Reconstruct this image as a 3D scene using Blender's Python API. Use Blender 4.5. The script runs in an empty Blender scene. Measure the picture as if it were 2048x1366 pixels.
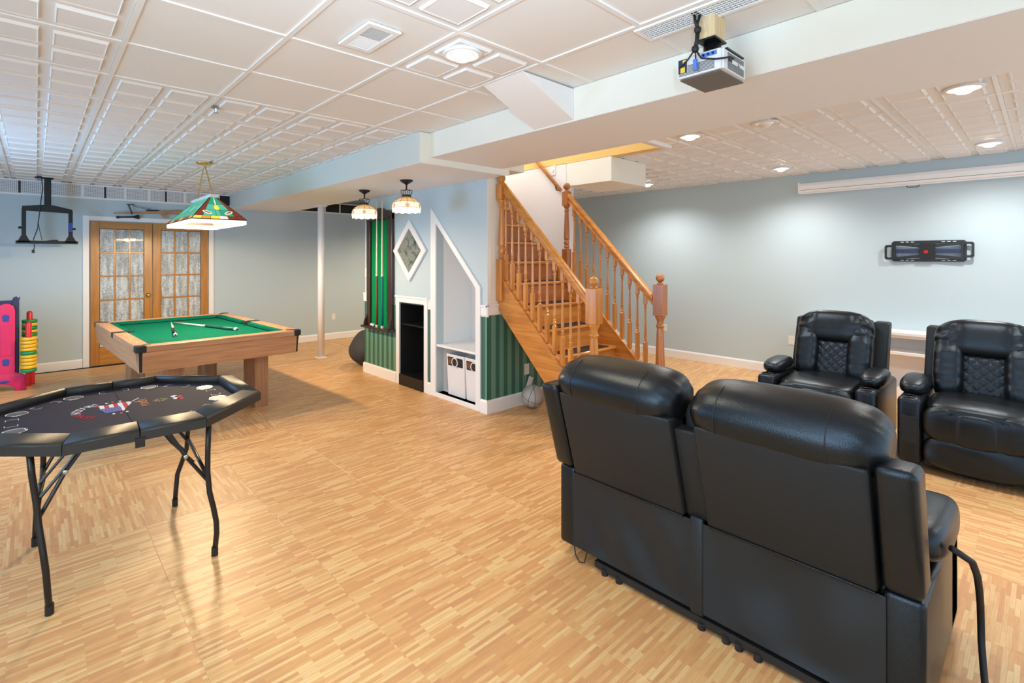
import bpy, bmesh, math, random
from math import sin, cos, pi, radians
from mathutils import Vector, Matrix
from mathutils.geometry import tessellate_polygon
random.seed(7)
SC = bpy.context.scene
COL = SC.collection

# ------------------------------------------------------------ camera, world, lights
cam_d = bpy.data.cameras.new('camera'); cam = bpy.data.objects.new('camera', cam_d); COL.objects.link(cam)
cam.location = (0, 0, 1.57); cam.rotation_euler = (pi/2, 0, radians(-41.379))
cam_d.sensor_width = 36; cam_d.lens = 1003.43/2048*36
cam_d.shift_x = 69/2048; cam_d.shift_y = -168.4/2048; cam_d.clip_start = .05
SC.camera = cam
vs = SC.view_settings
vs.view_transform = 'Standard'; vs.look = 'None'; vs.gamma = 1; vs.use_curve_mapping = False
vs.exposure = 0.64
W = bpy.data.worlds.new('world'); SC.world = W; W.use_nodes = True
W.node_tree.nodes['Background'].inputs[0].default_value = (.70, .86, 1.0, 1)
W.node_tree.nodes['Background'].inputs[1].default_value = 1.0
SC.cycles.use_denoising = True
SC.cycles.max_bounces = 8; SC.cycles.diffuse_bounces = 5; SC.cycles.glossy_bounces = 4
SC.cycles.transmission_bounces = 6; SC.cycles.caustics_reflective = False; SC.cycles.caustics_refractive = False
SC.cycles.sample_clamp_indirect = 6

def lamp(kind, loc, energy, col=(1, 1, 1), size=.1, size_y=None, rot=(0, 0, 0), spot=None, blend=.6):
    d = bpy.data.lights.new('light', kind); d.energy = energy; d.color = col
    if kind == 'AREA':
        d.size = size
        if size_y: d.shape = 'RECTANGLE'; d.size_y = size_y
    else: d.shadow_soft_size = size
    if kind == 'SPOT': d.spot_size = spot or radians(120); d.spot_blend = blend
    o = bpy.data.objects.new('light', d); o.location = loc; o.rotation_euler = rot; COL.objects.link(o)
    return o
# daylight from the glazed side of the room behind the photographer
lamp('AREA', (1.0, -2.45, 1.45), 118, (.54, .78, 1.0), 5.0, 2.1, (pi/2, 0, pi))
lamp('AREA', (5.6, -2.45, 1.45), 205, (.54, .78, 1.0), 3.4, 2.0, (pi/2, 0, pi))
# daylight from windows in the left wall (outside the view)
lamp('AREA', (-1.68, 5.8, 1.5), 52, (.30, .60, 1.0), 1.5, 1.5, (0, -pi/2, 0))
lamp('AREA', (-1.68, 0.9, 1.5), 50, (.70, .87, 1.0), 2.0, 1.6, (0, -pi/2, 0))
# the photographer's flash, bounced off the ceiling above and behind the camera
fo = lamp('SPOT', (-.25, -.30, 1.75), 310, (.58, .80, 1.0), .06, spot=radians(105), blend=.8)
fo.rotation_euler = (Vector((.1, .15, 2.617)) - fo.location).to_track_quat('-Z', 'Y').to_euler()
# stair light upstairs
lamp('POINT', (4.0, 4.6, 4.0), 52, (.86, .93, 1.0), .2)

# ------------------------------------------------------------ materials
def new_mat(name):
    m = bpy.data.materials.new(name); m.use_nodes = True
    nt = m.node_tree; return m, nt, nt.nodes['Principled BSDF']
def N(nt, t, **kw):
    n = nt.nodes.new(t)
    for k, v in kw.items():
        if k.startswith('i_'): n.inputs[k[2:].replace('_', ' ')].default_value = v
        else: setattr(n, k, v)
    return n
def c4(c): return (c[0], c[1], c[2], 1)
def mat(name, col, rough=.5, metal=0, bump=None, vary=None, spec=.5, emit=None, coat=0, trans=0):
    m, nt, b = new_mat(name)
    b.inputs['Base Color'].default_value = c4(col); b.inputs['Roughness'].default_value = rough
    b.inputs['Metallic'].default_value = metal; b.inputs['Specular IOR Level'].default_value = spec
    if coat: b.inputs['Coat Weight'].default_value = coat; b.inputs['Coat Roughness'].default_value = .15
    if trans: b.inputs['Transmission Weight'].default_value = trans
    if emit: b.inputs['Emission Color'].default_value = c4(emit[0]); b.inputs['Emission Strength'].default_value = emit[1]
    if bump or vary: tc = N(nt, 'ShaderNodeTexCoord')
    if bump:
        t = N(nt, 'ShaderNodeTexNoise'); t.inputs['Scale'].default_value = bump[0]; t.inputs['Detail'].default_value = 3
        nt.links.new(tc.outputs['Object'], t.inputs['Vector'])
        bp = N(nt, 'ShaderNodeBump'); bp.inputs['Strength'].default_value = bump[1]; bp.inputs['Distance'].default_value = .005
        nt.links.new(t.outputs['Fac'], bp.inputs['Height']); nt.links.new(bp.outputs['Normal'], b.inputs['Normal'])
    if vary:   # (scale, other colour)
        t = N(nt, 'ShaderNodeTexNoise'); t.inputs['Scale'].default_value = vary[0]; t.inputs['Detail'].default_value = 4
        nt.links.new(tc.outputs['Object'], t.inputs['Vector'])
        mx = N(nt, 'ShaderNodeMix', data_type='RGBA'); mx.inputs['A'].default_value = c4(col); mx.inputs['B'].default_value = c4(vary[1])
        rr = N(nt, 'ShaderNodeMapRange'); rr.inputs['From Min'].default_value = .35; rr.inputs['From Max'].default_value = .65
        nt.links.new(t.outputs['Fac'], rr.inputs['Value']); nt.links.new(rr.outputs[0], mx.inputs['Factor'])
        nt.links.new(mx.outputs['Result'], b.inputs['Base Color'])
    return m
def wood(name, c1, c2, scale=14, axis=2, stretch=.06, rough=.35, coat=0, gen=False):
    m, nt, b = new_mat(name)
    tc = N(nt, 'ShaderNodeTexCoord'); mp = N(nt, 'ShaderNodeMapping')
    s = [scale, scale, scale]; s[axis] = scale*stretch
    mp.inputs['Scale'].default_value = s
    nt.links.new(tc.outputs['Object'], mp.inputs['Vector'])
    t = N(nt, 'ShaderNodeTexNoise'); t.inputs['Scale'].default_value = 1.6; t.inputs['Detail'].default_value = 5
    t.inputs['Distortion'].default_value = .8
    nt.links.new(mp.outputs[0], t.inputs['Vector'])
    cr = N(nt, 'ShaderNodeValToRGB'); cr.color_ramp.elements[0].position = .38; cr.color_ramp.elements[1].position = .64
    cr.color_ramp.elements[0].color = c4(c2); cr.color_ramp.elements[1].color = c4(c1)
    nt.links.new(t.outputs['Fac'], cr.inputs['Fac']); nt.links.new(cr.outputs['Color'], b.inputs['Base Color'])
    b.inputs['Roughness'].default_value = rough
    if coat: b.inputs['Coat Weight'].default_value = coat; b.inputs['Coat Roughness'].default_value = .2
    return m

M = {}
M['wall'] = mat('pale_blue_paint', (.50, .62, .685), .6, bump=(220, .05), vary=(1.2, (.51, .615, .665)))
M['cream'] = mat('cream_paint', (.86, .85, .78), .6, bump=(200, .05))
M['soffit'] = mat('pale_green_paint', (.66, .71, .68), .6, bump=(200, .05))
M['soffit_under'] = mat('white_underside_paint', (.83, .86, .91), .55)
M['white'] = mat('white_trim_paint', (.88, .88, .89), .35)
M['lav'] = mat('stairwell_white_paint', (.80, .79, .80), .6)
M['yellow'] = mat('yellow_wall', (.86, .58, .19), .6)
M['ceil'] = mat('white_ceiling_vinyl', (.80, .79, .79), .55, bump=(300, .04))
M['ceil_plain'] = mat('plain_ceiling_board', (.83, .82, .81), .5, bump=(300, .04))
M['grid'] = mat('white_grid_metal', (.84, .83, .82), .35)
M['gap'] = mat('dark_void', (.02, .02, .02), .8)
M['oak'] = wood('honey_oak', (.66, .275, .05), (.50, .175, .028), 16, 2, .08, .3, .4)
M['oak_y'] = wood('honey_oak_along', (.66, .275, .05), (.50, .175, .028), 16, 1, .08, .3, .4)
M['oak_x'] = wood('honey_oak_across', (.62, .265, .055), (.50, .18, .035), 16, 0, .08, .3, .4)
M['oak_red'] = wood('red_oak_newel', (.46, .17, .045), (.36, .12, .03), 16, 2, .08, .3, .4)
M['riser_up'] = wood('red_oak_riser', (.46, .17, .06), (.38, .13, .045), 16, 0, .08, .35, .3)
M['oak_door'] = wood('oak_door', (.52, .235, .04), (.42, .17, .025), 18, 2, .07, .3, .3)
M['oak_door_x'] = wood('oak_door_rail', (.52, .235, .04), (.42, .17, .025), 18, 0, .07, .3, .3)
M['lam'] = wood('oak_laminate', (.58, .31, .165), (.45, .225, .11), 22, 0, .06, .4)
M['lam_y'] = wood('oak_laminate_side', (.58, .31, .165), (.45, .225, .11), 22, 1, .06, .4)
M['lam_z'] = wood('oak_laminate_leg', (.46, .24, .12), (.33, .16, .08), 26, 2, .05, .4)
M['felt'] = mat('green_felt', (.0, .135, .08), .9, bump=(500, .3), spec=.1)
M['felt_dk'] = mat('rack_green_felt', (.004, .22, .07), .9, spec=.1)
M['navy'] = mat('navy_speed_cloth', (.020, .020, .040), .75, bump=(600, .3), spec=.2)
M['leather'] = mat('black_leather', (.006, .006, .007), .30, bump=(260, .2), spec=.55)
M['leather_m'] = mat('black_leather_matte', (.017, .0155, .015), .5, bump=(300, .35), spec=.4)
M['leather_w'] = mat('black_leather_panel', (.020, .020, .021), .42, bump=(9, .5), spec=.42)
for k_ in ('leather', 'leather_m', 'leather_w'):
    M[k_].node_tree.nodes['Principled BSDF'].inputs['Specular Tint'].default_value = (.62, .80, 1.0, 1)
M['rail_pad'] = mat('padded_vinyl_rail', (.020, .019, .018), .46, bump=(250, .25))
M['stitch'] = mat('stitching', (.006, .006, .006), .6)
M['black'] = mat('black_powder_coat', (.008, .008, .009), .35)
M['black_m'] = mat('black_matte', (.010, .010, .011), .6)
M['chrome'] = mat('bright_steel', (.55, .55, .56), .25, 1)
M['brass'] = mat('brass', (.75, .52, .17), .25, 1)
M['dkbrass'] = mat('dark_bronze', (.05, .035, .025), .4, .8)
M['iron'] = mat('dark_iron', (.03, .03, .032), .35, .6)
M['dkwood'] = wood('dark_mahogany', (.065, .025, .018), (.03, .012, .01), 20, 2, .07, .3, .3)
M['pine'] = wood('pale_pine', (.78, .60, .36), (.66, .48, .26), 30, 2, .1, .6)
M['bow'] = wood('pine_bow', (.55, .30, .14), (.42, .21, .09), 20, 0, .08, .5)
M['cue'] = mat('maple_shaft', (.80, .70, .50), .3)
M['teal'] = mat('teal_wrap', (.0, .16, .20), .35)
M['dkgreen'] = mat('dark_green_butt', (.01, .09, .06), .3)
M['brown'] = mat('brown_butt', (.16, .07, .03), .3)
M['pink'] = mat('magenta_plastic', (.70, .02, .12), .4)
M['red'] = mat('red_plastic', (.62, .02, .03), .4)
M['blue'] = mat('blue_plastic', (.03, .06, .32), .4)
M['navyp'] = mat('navy_plastic', (.02, .03, .09), .45)
M['yel'] = mat('yellow_plastic', (.85, .50, .03), .4)
M['grn'] = mat('green_plastic', (.01, .28, .09), .4)
M['plate'] = mat('ivory_plastic', (.82, .80, .76), .35)
M['proj'] = mat('silver_plastic', (.60, .61, .62), .35, .2)
M['proj_w'] = mat('white_plastic', (.78, .79, .82), .4)
M['proj_b'] = mat('grey_base_plastic', (.12, .12, .12), .5)
M['bluep'] = mat('blue_connector', (.08, .20, .72), .35)
M['bag'] = mat('grey_bean_bag', (.045, .045, .05), .7, bump=(60, .3))
M['bin'] = mat('white_bin', (.80, .80, .83), .4)
M['ballw'] = mat('grey_white_ball', (.50, .48, .45), .5, bump=(350, .4))
M['bulb'] = mat('lit_bulb', (1, 1, 1), .4, emit=((1.0, .93, .80), 14))
M['lampshade_in'] = mat('white_glass_band', (.9, .87, .8), .3, emit=((1.0, .90, .76), .55))
def glassm(name, col, e): return mat(name, col, .25, emit=(col, e), spec=.5)
M['g_green'] = glassm('green_glass', (.02, .40, .22), .30)
M['g_green2'] = glassm('pale_green_glass', (.10, .55, .38), .30)
M['g_red'] = glassm('red_glass', (.34, .05, .015), .12)
M['g_amber'] = glassm('amber_glass', (.85, .38, .03), .35)
M['g_yellow'] = glassm('yellow_glass', (.9, .66, .06), .5)
M['g_white'] = glassm('opal_glass', (.85, .72, .62), .5)
M['g_cream'] = glassm('cream_glass', (.86, .52, .20), .32)
M['g_cream2'] = glassm('cream_glass_low', (.95, .80, .50), .9)
M['g_pink'] = glassm('pink_glass', (.72, .32, .18), .45)
M['g_pale'] = glassm('pale_glass', (.90, .70, .52), .6)
M['lead'] = mat('lead_came', (.03, .025, .02), .5, .4)
M['w_print'] = mat('white_print', (.75, .75, .78), .8)
M['r_print'] = mat('red_print', (.45, .01, .03), .8)
M['b_print'] = mat('blue_print', (.05, .06, .30), .8)
M['o_print'] = mat('orange_print', (.55, .22, .09), .8)
M['gold_print'] = mat('gold_print', (.50, .38, .16), .8)
M['sticker_y'] = mat('yellow_sticker', (.85, .62, .05), .5)
M['mesh_w'] = None

def m_floor():
    m, nt, b = new_mat('wood_print_foam')
    tc = N(nt, 'ShaderNodeTexCoord'); oi = N(nt, 'ShaderNodeObjectInfo')
    ml = N(nt, 'ShaderNodeMath', operation='MULTIPLY'); ml.inputs[1].default_value = 37
    nt.links.new(oi.outputs['Random'], ml.inputs[0])
    ad = N(nt, 'ShaderNodeVectorMath', operation='ADD')
    nt.links.new(tc.outputs['Object'], ad.inputs[0]); nt.links.new(ml.outputs[0], ad.inputs[1])
    br = N(nt, 'ShaderNodeTexBrick'); br.offset = .37; br.offset_frequency = 2
    for k, v in (('Scale', 1), ('Brick Width', .17), ('Row Height', .0165), ('Mortar Size', .0006), ('Mortar Smooth', .3), ('Bias', 0)): br.inputs[k].default_value = v
    br.inputs['Color1'].default_value = (0, 0, 0, 1); br.inputs['Color2'].default_value = (1, 1, 1, 1); br.inputs['Mortar'].default_value = (.15, .15, .15, 1)
    nt.links.new(ad.outputs[0], br.inputs['Vector'])
    mp = N(nt, 'ShaderNodeMapping'); mp.inputs['Scale'].default_value = (9, 150, 9)
    nt.links.new(ad.outputs[0], mp.inputs['Vector'])
    t = N(nt, 'ShaderNodeTexNoise'); t.inputs['Scale'].default_value = 1; t.inputs['Detail'].default_value = 4; t.inputs['Distortion'].default_value = 1.2
    nt.links.new(mp.outputs[0], t.inputs['Vector'])
    mx = N(nt, 'ShaderNodeMix', data_type='FLOAT'); mx.inputs['Factor'].default_value = .5
    nt.links.new(br.outputs['Color'], mx.inputs['A']); nt.links.new(t.outputs['Fac'], mx.inputs['B'])
    cr = N(nt, 'ShaderNodeValToRGB'); e = cr.color_ramp.elements
    e[0].position = .18; e[0].color = FLOOR_C[0] + (1,)
    e[1].position = .82; e[1].color = FLOOR_C[2] + (1,)
    x = e.new(.48); x.color = FLOOR_C[1] + (1,)
    nt.links.new(mx.outputs['Result'], cr.inputs['Fac'])
    hs = N(nt, 'ShaderNodeHueSaturation'); mr = N(nt, 'ShaderNodeMapRange')
    mr.inputs['To Min'].default_value = .96; mr.inputs['To Max'].default_value = 1.04
    nt.links.new(oi.outputs['Random'], mr.inputs['Value']); nt.links.new(mr.outputs[0], hs.inputs['Value'])
    nt.links.new(cr.outputs['Color'], hs.inputs['Color']); nt.links.new(hs.outputs['Color'], b.inputs['Base Color'])
    b.inputs['Roughness'].default_value = .42
    bp = N(nt, 'ShaderNodeBump'); bp.inputs['Strength'].default_value = .12; bp.inputs['Distance'].default_value = .002
    nt.links.new(t.outputs['Fac'], bp.inputs['Height']); nt.links.new(bp.outputs['Normal'], b.inputs['Normal'])
    return m
FLOOR_C = [(.555, .262, .118), (.66, .352, .138), (.78, .56, .275)]
M['floor'] = m_floor()

def m_stripes(name, cols, period, axis):
    m, nt, b = new_mat(name)
    tc = N(nt, 'ShaderNodeTexCoord'); sp = N(nt, 'ShaderNodeSeparateXYZ')
    nt.links.new(tc.outputs['Object'], sp.inputs[0])
    d = N(nt, 'ShaderNodeMath', operation='DIVIDE'); d.inputs[1].default_value = period
    nt.links.new(sp.outputs[axis], d.inputs[0])
    f = N(nt, 'ShaderNodeMath', operation='FRACT'); nt.links.new(d.outputs[0], f.inputs[0])
    cr = N(nt, 'ShaderNodeValToRGB'); cr.color_ramp.interpolation = 'CONSTANT'
    els = cr.color_ramp.elements
    els[0].position = 0; els[0].color = c4(cols[0][1]); els[1].position = cols[1][0]; els[1].color = c4(cols[1][1])
    for p, c in cols[2:]: e = els.new(p); e.color = c4(c)
    nt.links.new(f.outputs[0], cr.inputs['Fac']); nt.links.new(cr.outputs['Color'], b.inputs['Base Color'])
    b.inputs['Roughness'].default_value = .6
    return m
SG, SD = (.125, .285, .20), (.035, .13, .095)
ST = [(0, SG), (.52, SD)]
M['paper_y'] = m_stripes('striped_wallpaper_side', ST, .115, 1)
M['paper_x'] = m_stripes('striped_wallpaper_end', ST, .115, 0)

def m_mesh(name, a, bcol, s):
    m, nt, b = new_mat(name)
    tc = N(nt, 'ShaderNodeTexCoord'); ch = N(nt, 'ShaderNodeTexBrick')
    for k, v in (('Scale', 1), ('Brick Width', s), ('Row Height', s), ('Mortar Size', s*.2), ('Mortar Smooth', 0)): ch.inputs[k].default_value = v
    ch.offset = 0
    for k, c in (('Color1', a), ('Color2', a), ('Mortar', bcol)): ch.inputs[k].default_value = c4(c)
    sw = N(nt, 'ShaderNodeSeparateXYZ'); cb = N(nt, 'ShaderNodeCombineXYZ')
    nt.links.new(tc.outputs['Object'], sw.inputs[0]); nt.links.new(sw.outputs[0], cb.inputs[0]); nt.links.new(sw.outputs[2], cb.inputs[1])
    nt.links.new(cb.outputs[0], ch.inputs['Vector']); nt.links.new(ch.outputs['Color'], b.inputs['Base Color'])
    b.inputs['Roughness'].default_value = .6
    return m
M['mesh_w'] = m_mesh('punched_white_mesh', (.26, .28, .31), (.74, .75, .77), .02)

def m_lace():
    m, nt, b = new_mat('lace_curtain_glass')
    tc = N(nt, 'ShaderNodeTexCoord'); mp = N(nt, 'ShaderNodeMapping'); mp.inputs['Scale'].default_value = (16, 1, 3)
    nt.links.new(tc.outputs['Object'], mp.inputs['Vector'])
    t = N(nt, 'ShaderNodeTexNoise'); t.inputs['Scale'].default_value = 1.5; t.inputs['Detail'].default_value = 6
    nt.links.new(mp.outputs[0], t.inputs['Vector'])
    v = N(nt, 'ShaderNodeTexNoise'); v.inputs['Scale'].default_value = 22; v.inputs['Detail'].default_value = 2; v.inputs['Distortion'].default_value = 3
    nt.links.new(tc.outputs['Object'], v.inputs['Vector'])
    a = N(nt, 'ShaderNodeMath', operation='ADD'); nt.links.new(t.outputs['Fac'], a.inputs[0]); nt.links.new(v.outputs['Fac'], a.inputs[1])
    cr = N(nt, 'ShaderNodeValToRGB'); e = cr.color_ramp.elements
    e[0].position = .42; e[0].color = (.27, .30, .30, 1); e[1].position = .60; e[1].color = (.66, .71, .73, 1)
    mh = N(nt, 'ShaderNodeMath', operation='MULTIPLY'); mh.inputs[1].default_value = .5
    nt.links.new(a.outputs[0], mh.inputs[0]); nt.links.new(mh.outputs[0], cr.inputs['Fac'])
    nt.links.new(cr.outputs['Color'], b.inputs['Base Color'])
    b.inputs['Roughness'].default_value = .6; b.inputs['Coat Weight'].default_value = 1; b.inputs['Coat Roughness'].default_value = .02
    return m
M['lace'] = m_lace()
def m_bevelglass():
    m, nt, b = new_mat('leaded_textured_glass')
    tc = N(nt, 'ShaderNodeTexCoord'); v = N(nt, 'ShaderNodeTexVoronoi'); v.inputs['Scale'].default_value = 14
    nt.links.new(tc.outputs['Object'], v.inputs['Vector'])
    cr = N(nt, 'ShaderNodeValToRGB'); e = cr.color_ramp.elements
    e[0].color = (.30, .33, .22, 1); e[1].color = (.08, .09, .05, 1)
    x = e.new(.4); x.color = (.42, .45, .38, 1)
    nt.links.new(v.outputs['Distance'], cr.inputs['Fac']); nt.links.new(cr.outputs['Color'], b.inputs['Base Color'])
    b.inputs['Roughness'].default_value = .12; b.inputs['Metallic'].default_value = .5
    bp = N(nt, 'ShaderNodeBump'); bp.inputs['Strength'].default_value = .6; nt.links.new(v.outputs['Distance'], bp.inputs['Height'])
    nt.links.new(bp.outputs['Normal'], b.inputs['Normal'])
    return m
M['bevel'] = m_bevelglass()

# ------------------------------------------------------------ mesh builder
def pnorm(q, p):
    """cube point to superellipsoid; p = exponent, or (cross-section exponent, end exponent) for a roll along y"""
    if isinstance(p, tuple):
        a, b = p; m = max(abs(q[0]), abs(q[2]), abs(q[1])) or 1
        r = (abs(q[0])**a + abs(q[2])**a)**(1/a); L = (r**b + abs(q[1])**b)**(1/b)
        return Vector((q[0]/L, q[1]/L, q[2]/L))
    L = sum(abs(x)**p for x in q)**(1/p)
    return Vector((q[0]/L, q[1]/L, q[2]/L))
class MB:
    def __init__(s): s.v = []; s.f = []
    def add(s, vs, fs):
        o = len(s.v); s.v += [tuple(p) for p in vs]; s.f += [tuple(i+o for i in q) for q in fs]; return s
    def box(s, x0, x1, y0, y1, z0, z1):
        return s.add([(x0,y0,z0),(x1,y0,z0),(x1,y1,z0),(x0,y1,z0),(x0,y0,z1),(x1,y0,z1),(x1,y1,z1),(x0,y1,z1)],
            [(0,3,2,1),(4,5,6,7),(0,1,5,4),(1,2,6,5),(2,3,7,6),(3,0,4,7)])
    def hexa(s, p): return s.add(p, [(0,3,2,1),(4,5,6,7),(0,1,5,4),(1,2,6,5),(2,3,7,6),(3,0,4,7)])
    def prism(s, poly, axis, a, b, holes=()):
        def P(u, v, w):
            return ((w,u,v), (u,w,v), (u,v,w))[axis]
        loops = [list(poly)] + [list(h) for h in holes]
        tris = tessellate_polygon([[Vector((p[0], p[1], 0)) for p in L] for L in loops])
        flat = [p for L in loops for p in L]; n = len(flat)
        vs = [P(p[0], p[1], a) for p in flat] + [P(p[0], p[1], b) for p in flat]
        fs = [tuple(t) for t in tris] + [tuple(i+n for i in reversed(t)) for t in tris]
        k = 0
        for L in loops:
            m = len(L)
            for i in range(m): j = (i+1) % m; fs.append((k+i, k+j, n+k+j, n+k+i))
            k += m
        return s.add(vs, fs)
    def tube(s, pts, r, n=8, cap=True, rs=None):
        pts = [Vector(p) for p in pts]; rings = []
        prev = None
        for i, p in enumerate(pts):
            d = (pts[min(i+1, len(pts)-1)] - pts[max(i-1, 0)]).normalized()
            if prev is None:
                a = d.cross(Vector((0, 0, 1)))
                if a.length < 1e-2: a = d.cross(Vector((0, 1, 0)))
            else: a = prev - d*prev.dot(d)
            a.normalize(); prev = a; b = a.cross(d)
            q = rs[i] if rs else r
            rings.append([p + (a*cos(2*pi*k/n) + b*sin(2*pi*k/n))*q for k in range(n)])
        vs = [v for R in rings for v in R]; fs = []
        for i in range(len(pts)-1):
            for k in range(n): fs.append((i*n+k, i*n+(k+1) % n, (i+1)*n+(k+1) % n, (i+1)*n+k))
        if cap: fs += [tuple(reversed(range(n))), tuple(range((len(pts)-1)*n, len(pts)*n))]
        return s.add(vs, fs)
    def lathe(s, prof, n=16, c=(0, 0, 0), cap=True, sq=None):
        vs = []; fs = []
        for r, z in prof:
            for k in range(n): a = 2*pi*(k+.5)/n; vs.append((c[0]+r*cos(a), c[1]+r*sin(a), c[2]+z))
        for i in range(len(prof)-1):
            for k in range(n): fs.append((i*n+k, i*n+(k+1) % n, (i+1)*n+(k+1) % n, (i+1)*n+k))
        if cap: fs += [tuple(reversed(range(n))), tuple(range((len(prof)-1)*n, len(prof)*n))]
        return s.add(vs, fs)
    def puff(s, c, h, p=4, n=8, R=None, fn=None):
        """rounded box: superellipsoid of half sizes h"""
        vs = {}; out = []; fs = []
        def idx(q):
            k = tuple(round(x*n) for x in q)
            if k not in vs:
                u = pnorm(q, p)
                w = Vector((u.x*h[0], u.y*h[1], u.z*h[2]))
                if fn: w = fn(u, w)
                if R: w = R @ w
                vs[k] = len(out); out.append(w + Vector(c))
            return vs[k]
        g = [-1 + 2*i/n for i in range(n+1)]
        for ax in range(3):
            for sg in (-1, 1):
                for i in range(n):
                    for j in range(n):
                        q = []
                        for (a, b) in ((g[i], g[j]), (g[i+1], g[j]), (g[i+1], g[j+1]), (g[i], g[j+1])):
                            t = [0, 0, 0]; t[ax] = sg; t[(ax+1) % 3] = a; t[(ax+2) % 3] = b; q.append(idx(t))
                        fs.append(tuple(q if sg > 0 else reversed(q)))
        return s.add(out, fs)
    def mesh(s, name, mat, smooth=False):
        me = bpy.data.meshes.new(name); me.from_pydata(s.v, [], s.f); me.validate()
        bm = bmesh.new(); bm.from_mesh(me); bmesh.ops.recalc_face_normals(bm, faces=bm.faces); bm.to_mesh(me); bm.free()
        if mat: me.materials.append(mat)
        if smooth: me.polygons.foreach_set('use_smooth', [True]*len(me.polygons))
        me.update(); return me
    def obj(s, name, mat, parent=None, bev=0, smooth=False, seg=2, loc=None, rot=None, sub=0):
        if isinstance(mat, str): mat = M[mat]
        o = bpy.data.objects.new(name, s.mesh(name, mat, smooth)); COL.objects.link(o)
        if parent: o.parent = parent
        if loc: o.location = loc
        if rot: o.rotation_euler = rot
        if bev:
            b = o.modifiers.new('bevel', 'BEVEL'); b.width = bev; b.segments = seg; b.limit_method = 'ANGLE'; b.angle_limit = radians(40)
            b.harden_normals = False
        if sub: u = o.modifiers.new('sub', 'SUBSURF'); u.levels = sub; u.render_levels = sub
        return o
def tag(o, label, cat, group=None):
    o['label'] = label; o['category'] = cat
    if group: o['group'] = group
    return o
def thing(name, label, cat, loc=(0, 0, 0), rz=0, group=None):
    o = bpy.data.objects.new(name, None); COL.objects.link(o); o.empty_display_size = .1
    o.location = loc; o.rotation_euler = (0, 0, rz)
    return tag(o, label, cat, group)
def struct(o, label=None):
    o['kind'] = 'structure'
    if label: o['label'] = label
    return o
def dup(o, parent=None, name=None):
    c = o.copy(); COL.objects.link(c)
    if parent: c.parent = parent
    for ch in list(o.children): dup(ch, c)
    return c
def inst(me, name, parent, loc, rz=0, s=None):
    o = bpy.data.objects.new(name, me); COL.objects.link(o); o.parent = parent; o.location = loc; o.rotation_euler = (0, 0, rz)
    if s: o.scale = s
    return o
def rotY(a): return Matrix.Rotation(a, 3, 'Y')
# ------------------------------------------------------------ room shell
H, HR = 2.617, 2.66
BY, RX, CX, EY, LX = 9.06, 7.53, 3.40, 3.71, -1.75
fl = struct(MB().box(LX-.1, RX+.1, -2.5, BY+.1, -.12, -.012).obj('floor', 'gap'))
T = .61
tm = MB(); e = .0014; h2 = T/2
tm.add([(-h2,-h2,-.012),(h2,-h2,-.012),(h2,h2,-.012),(-h2,h2,-.012),(-h2,-h2,-e*.5),(h2,-h2,-e*.5),(h2,h2,-e*.5),(-h2,h2,-e*.5),
        (-h2+e,-h2+e,0),(h2-e,-h2+e,0),(h2-e,h2-e,0),(-h2+e,h2-e,0)],
       [(0,1,5,4),(1,2,6,5),(2,3,7,6),(3,0,4,7),(4,5,9,8),(5,6,10,9),(6,7,11,10),(7,4,8,11),(8,9,10,11)])
tme = tm.mesh('floor_tile', M['floor'])
def in_view(x, y):
    d = y*.7503 + x*.6611; l = x*.7503 - y*.6611
    if d < .4: return abs(x) < 2.2 and -.4 < y < 3
    return -1.35 < l/d < 1.45
cnt = 0
for i in range(-4, 13):
    for j in range(-2, 16):
        x = .18 + i*T; y = .12 + j*T
        if x > RX+.1 or x < LX+.1 or y > BY+.2: continue
        if not in_view(x, y): continue
        if 3.75 < x < 4.4 and y > 4.4 or x > 4.9 and y > 7.0: continue
        q = (i*7 + j*13) % 11
        rz = pi/2 if (i, j) in ((1, 6), (0, 6), (0, 7), (6, 0), (7, 0), (7, 1), (6, 1), (8, 1), (2, 8)) else (pi if q % 2 else 0)
        inst(tme, 'floor_tile', fl, (x, y, 0), rz); cnt += 1
# plain filler under the furthest, hidden areas
fb = MB().box(3.45, RX, 4.0, BY, -.012, -.0035).box(LX, RX, -2.5, -.5, -.012, -.0035).box(LX, -.6, -.5, BY, -.012, -.0035)
fb.obj('floor_margin', M['floor'], fl)

def coffer(w, d):
    m = MB(); b = .040; r1, r2, dz = .012, .021, .013
    xs = [-w/2, -b*.5, b*.5, w/2]
    def quad(x0, x1, y0, y1, z): m.add([(x0,y0,z),(x1,y0,z),(x1,y1,z),(x0,y1,z)], [(0,1,2,3)])
    # flat borders: outer frame and the cross
    quad(-w/2, w/2, -d/2, -d/2+b, 0); quad(-w/2, w/2, d/2-b, d/2, 0)
    for x0, x1 in ((-w/2, -w/2+b), (-b*.6, b*.6), (w/2-b, w/2)): quad(x0, x1, -d/2+b, d/2-b, 0)
    for x0, x1 in ((-w/2+b, -b*.6), (b*.6, w/2-b)): quad(x0, x1, -b*.6, b*.6, 0)
    for x0, x1 in ((-w/2+b, -b*.6), (b*.6, w/2-b)):
        for y0, y1 in ((-d/2+b, -b*.6), (b*.6, d/2-b)):
            R = []
            for k, z in ((0, 0), (r1, -dz), (r2, -dz*.8)):
                kx = k*.45
                R.append([(x0+kx,y0+k,z),(x1-kx,y0+k,z),(x1-kx,y1-k,z),(x0+kx,y1-k,z)])
            vs = [p for q in R for p in q]; fs = []
            for q in range(2):
                for k in range(4): fs.append((q*4+k, q*4+(k+1) % 4, q*4+4+(k+1) % 4, q*4+4+k))
            fs.append((8, 9, 10, 11)); m.add(vs, fs)
    return m
def plain(w, d): return MB().box(-w/2, w/2, -d/2, d/2, 0, .012)
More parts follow.
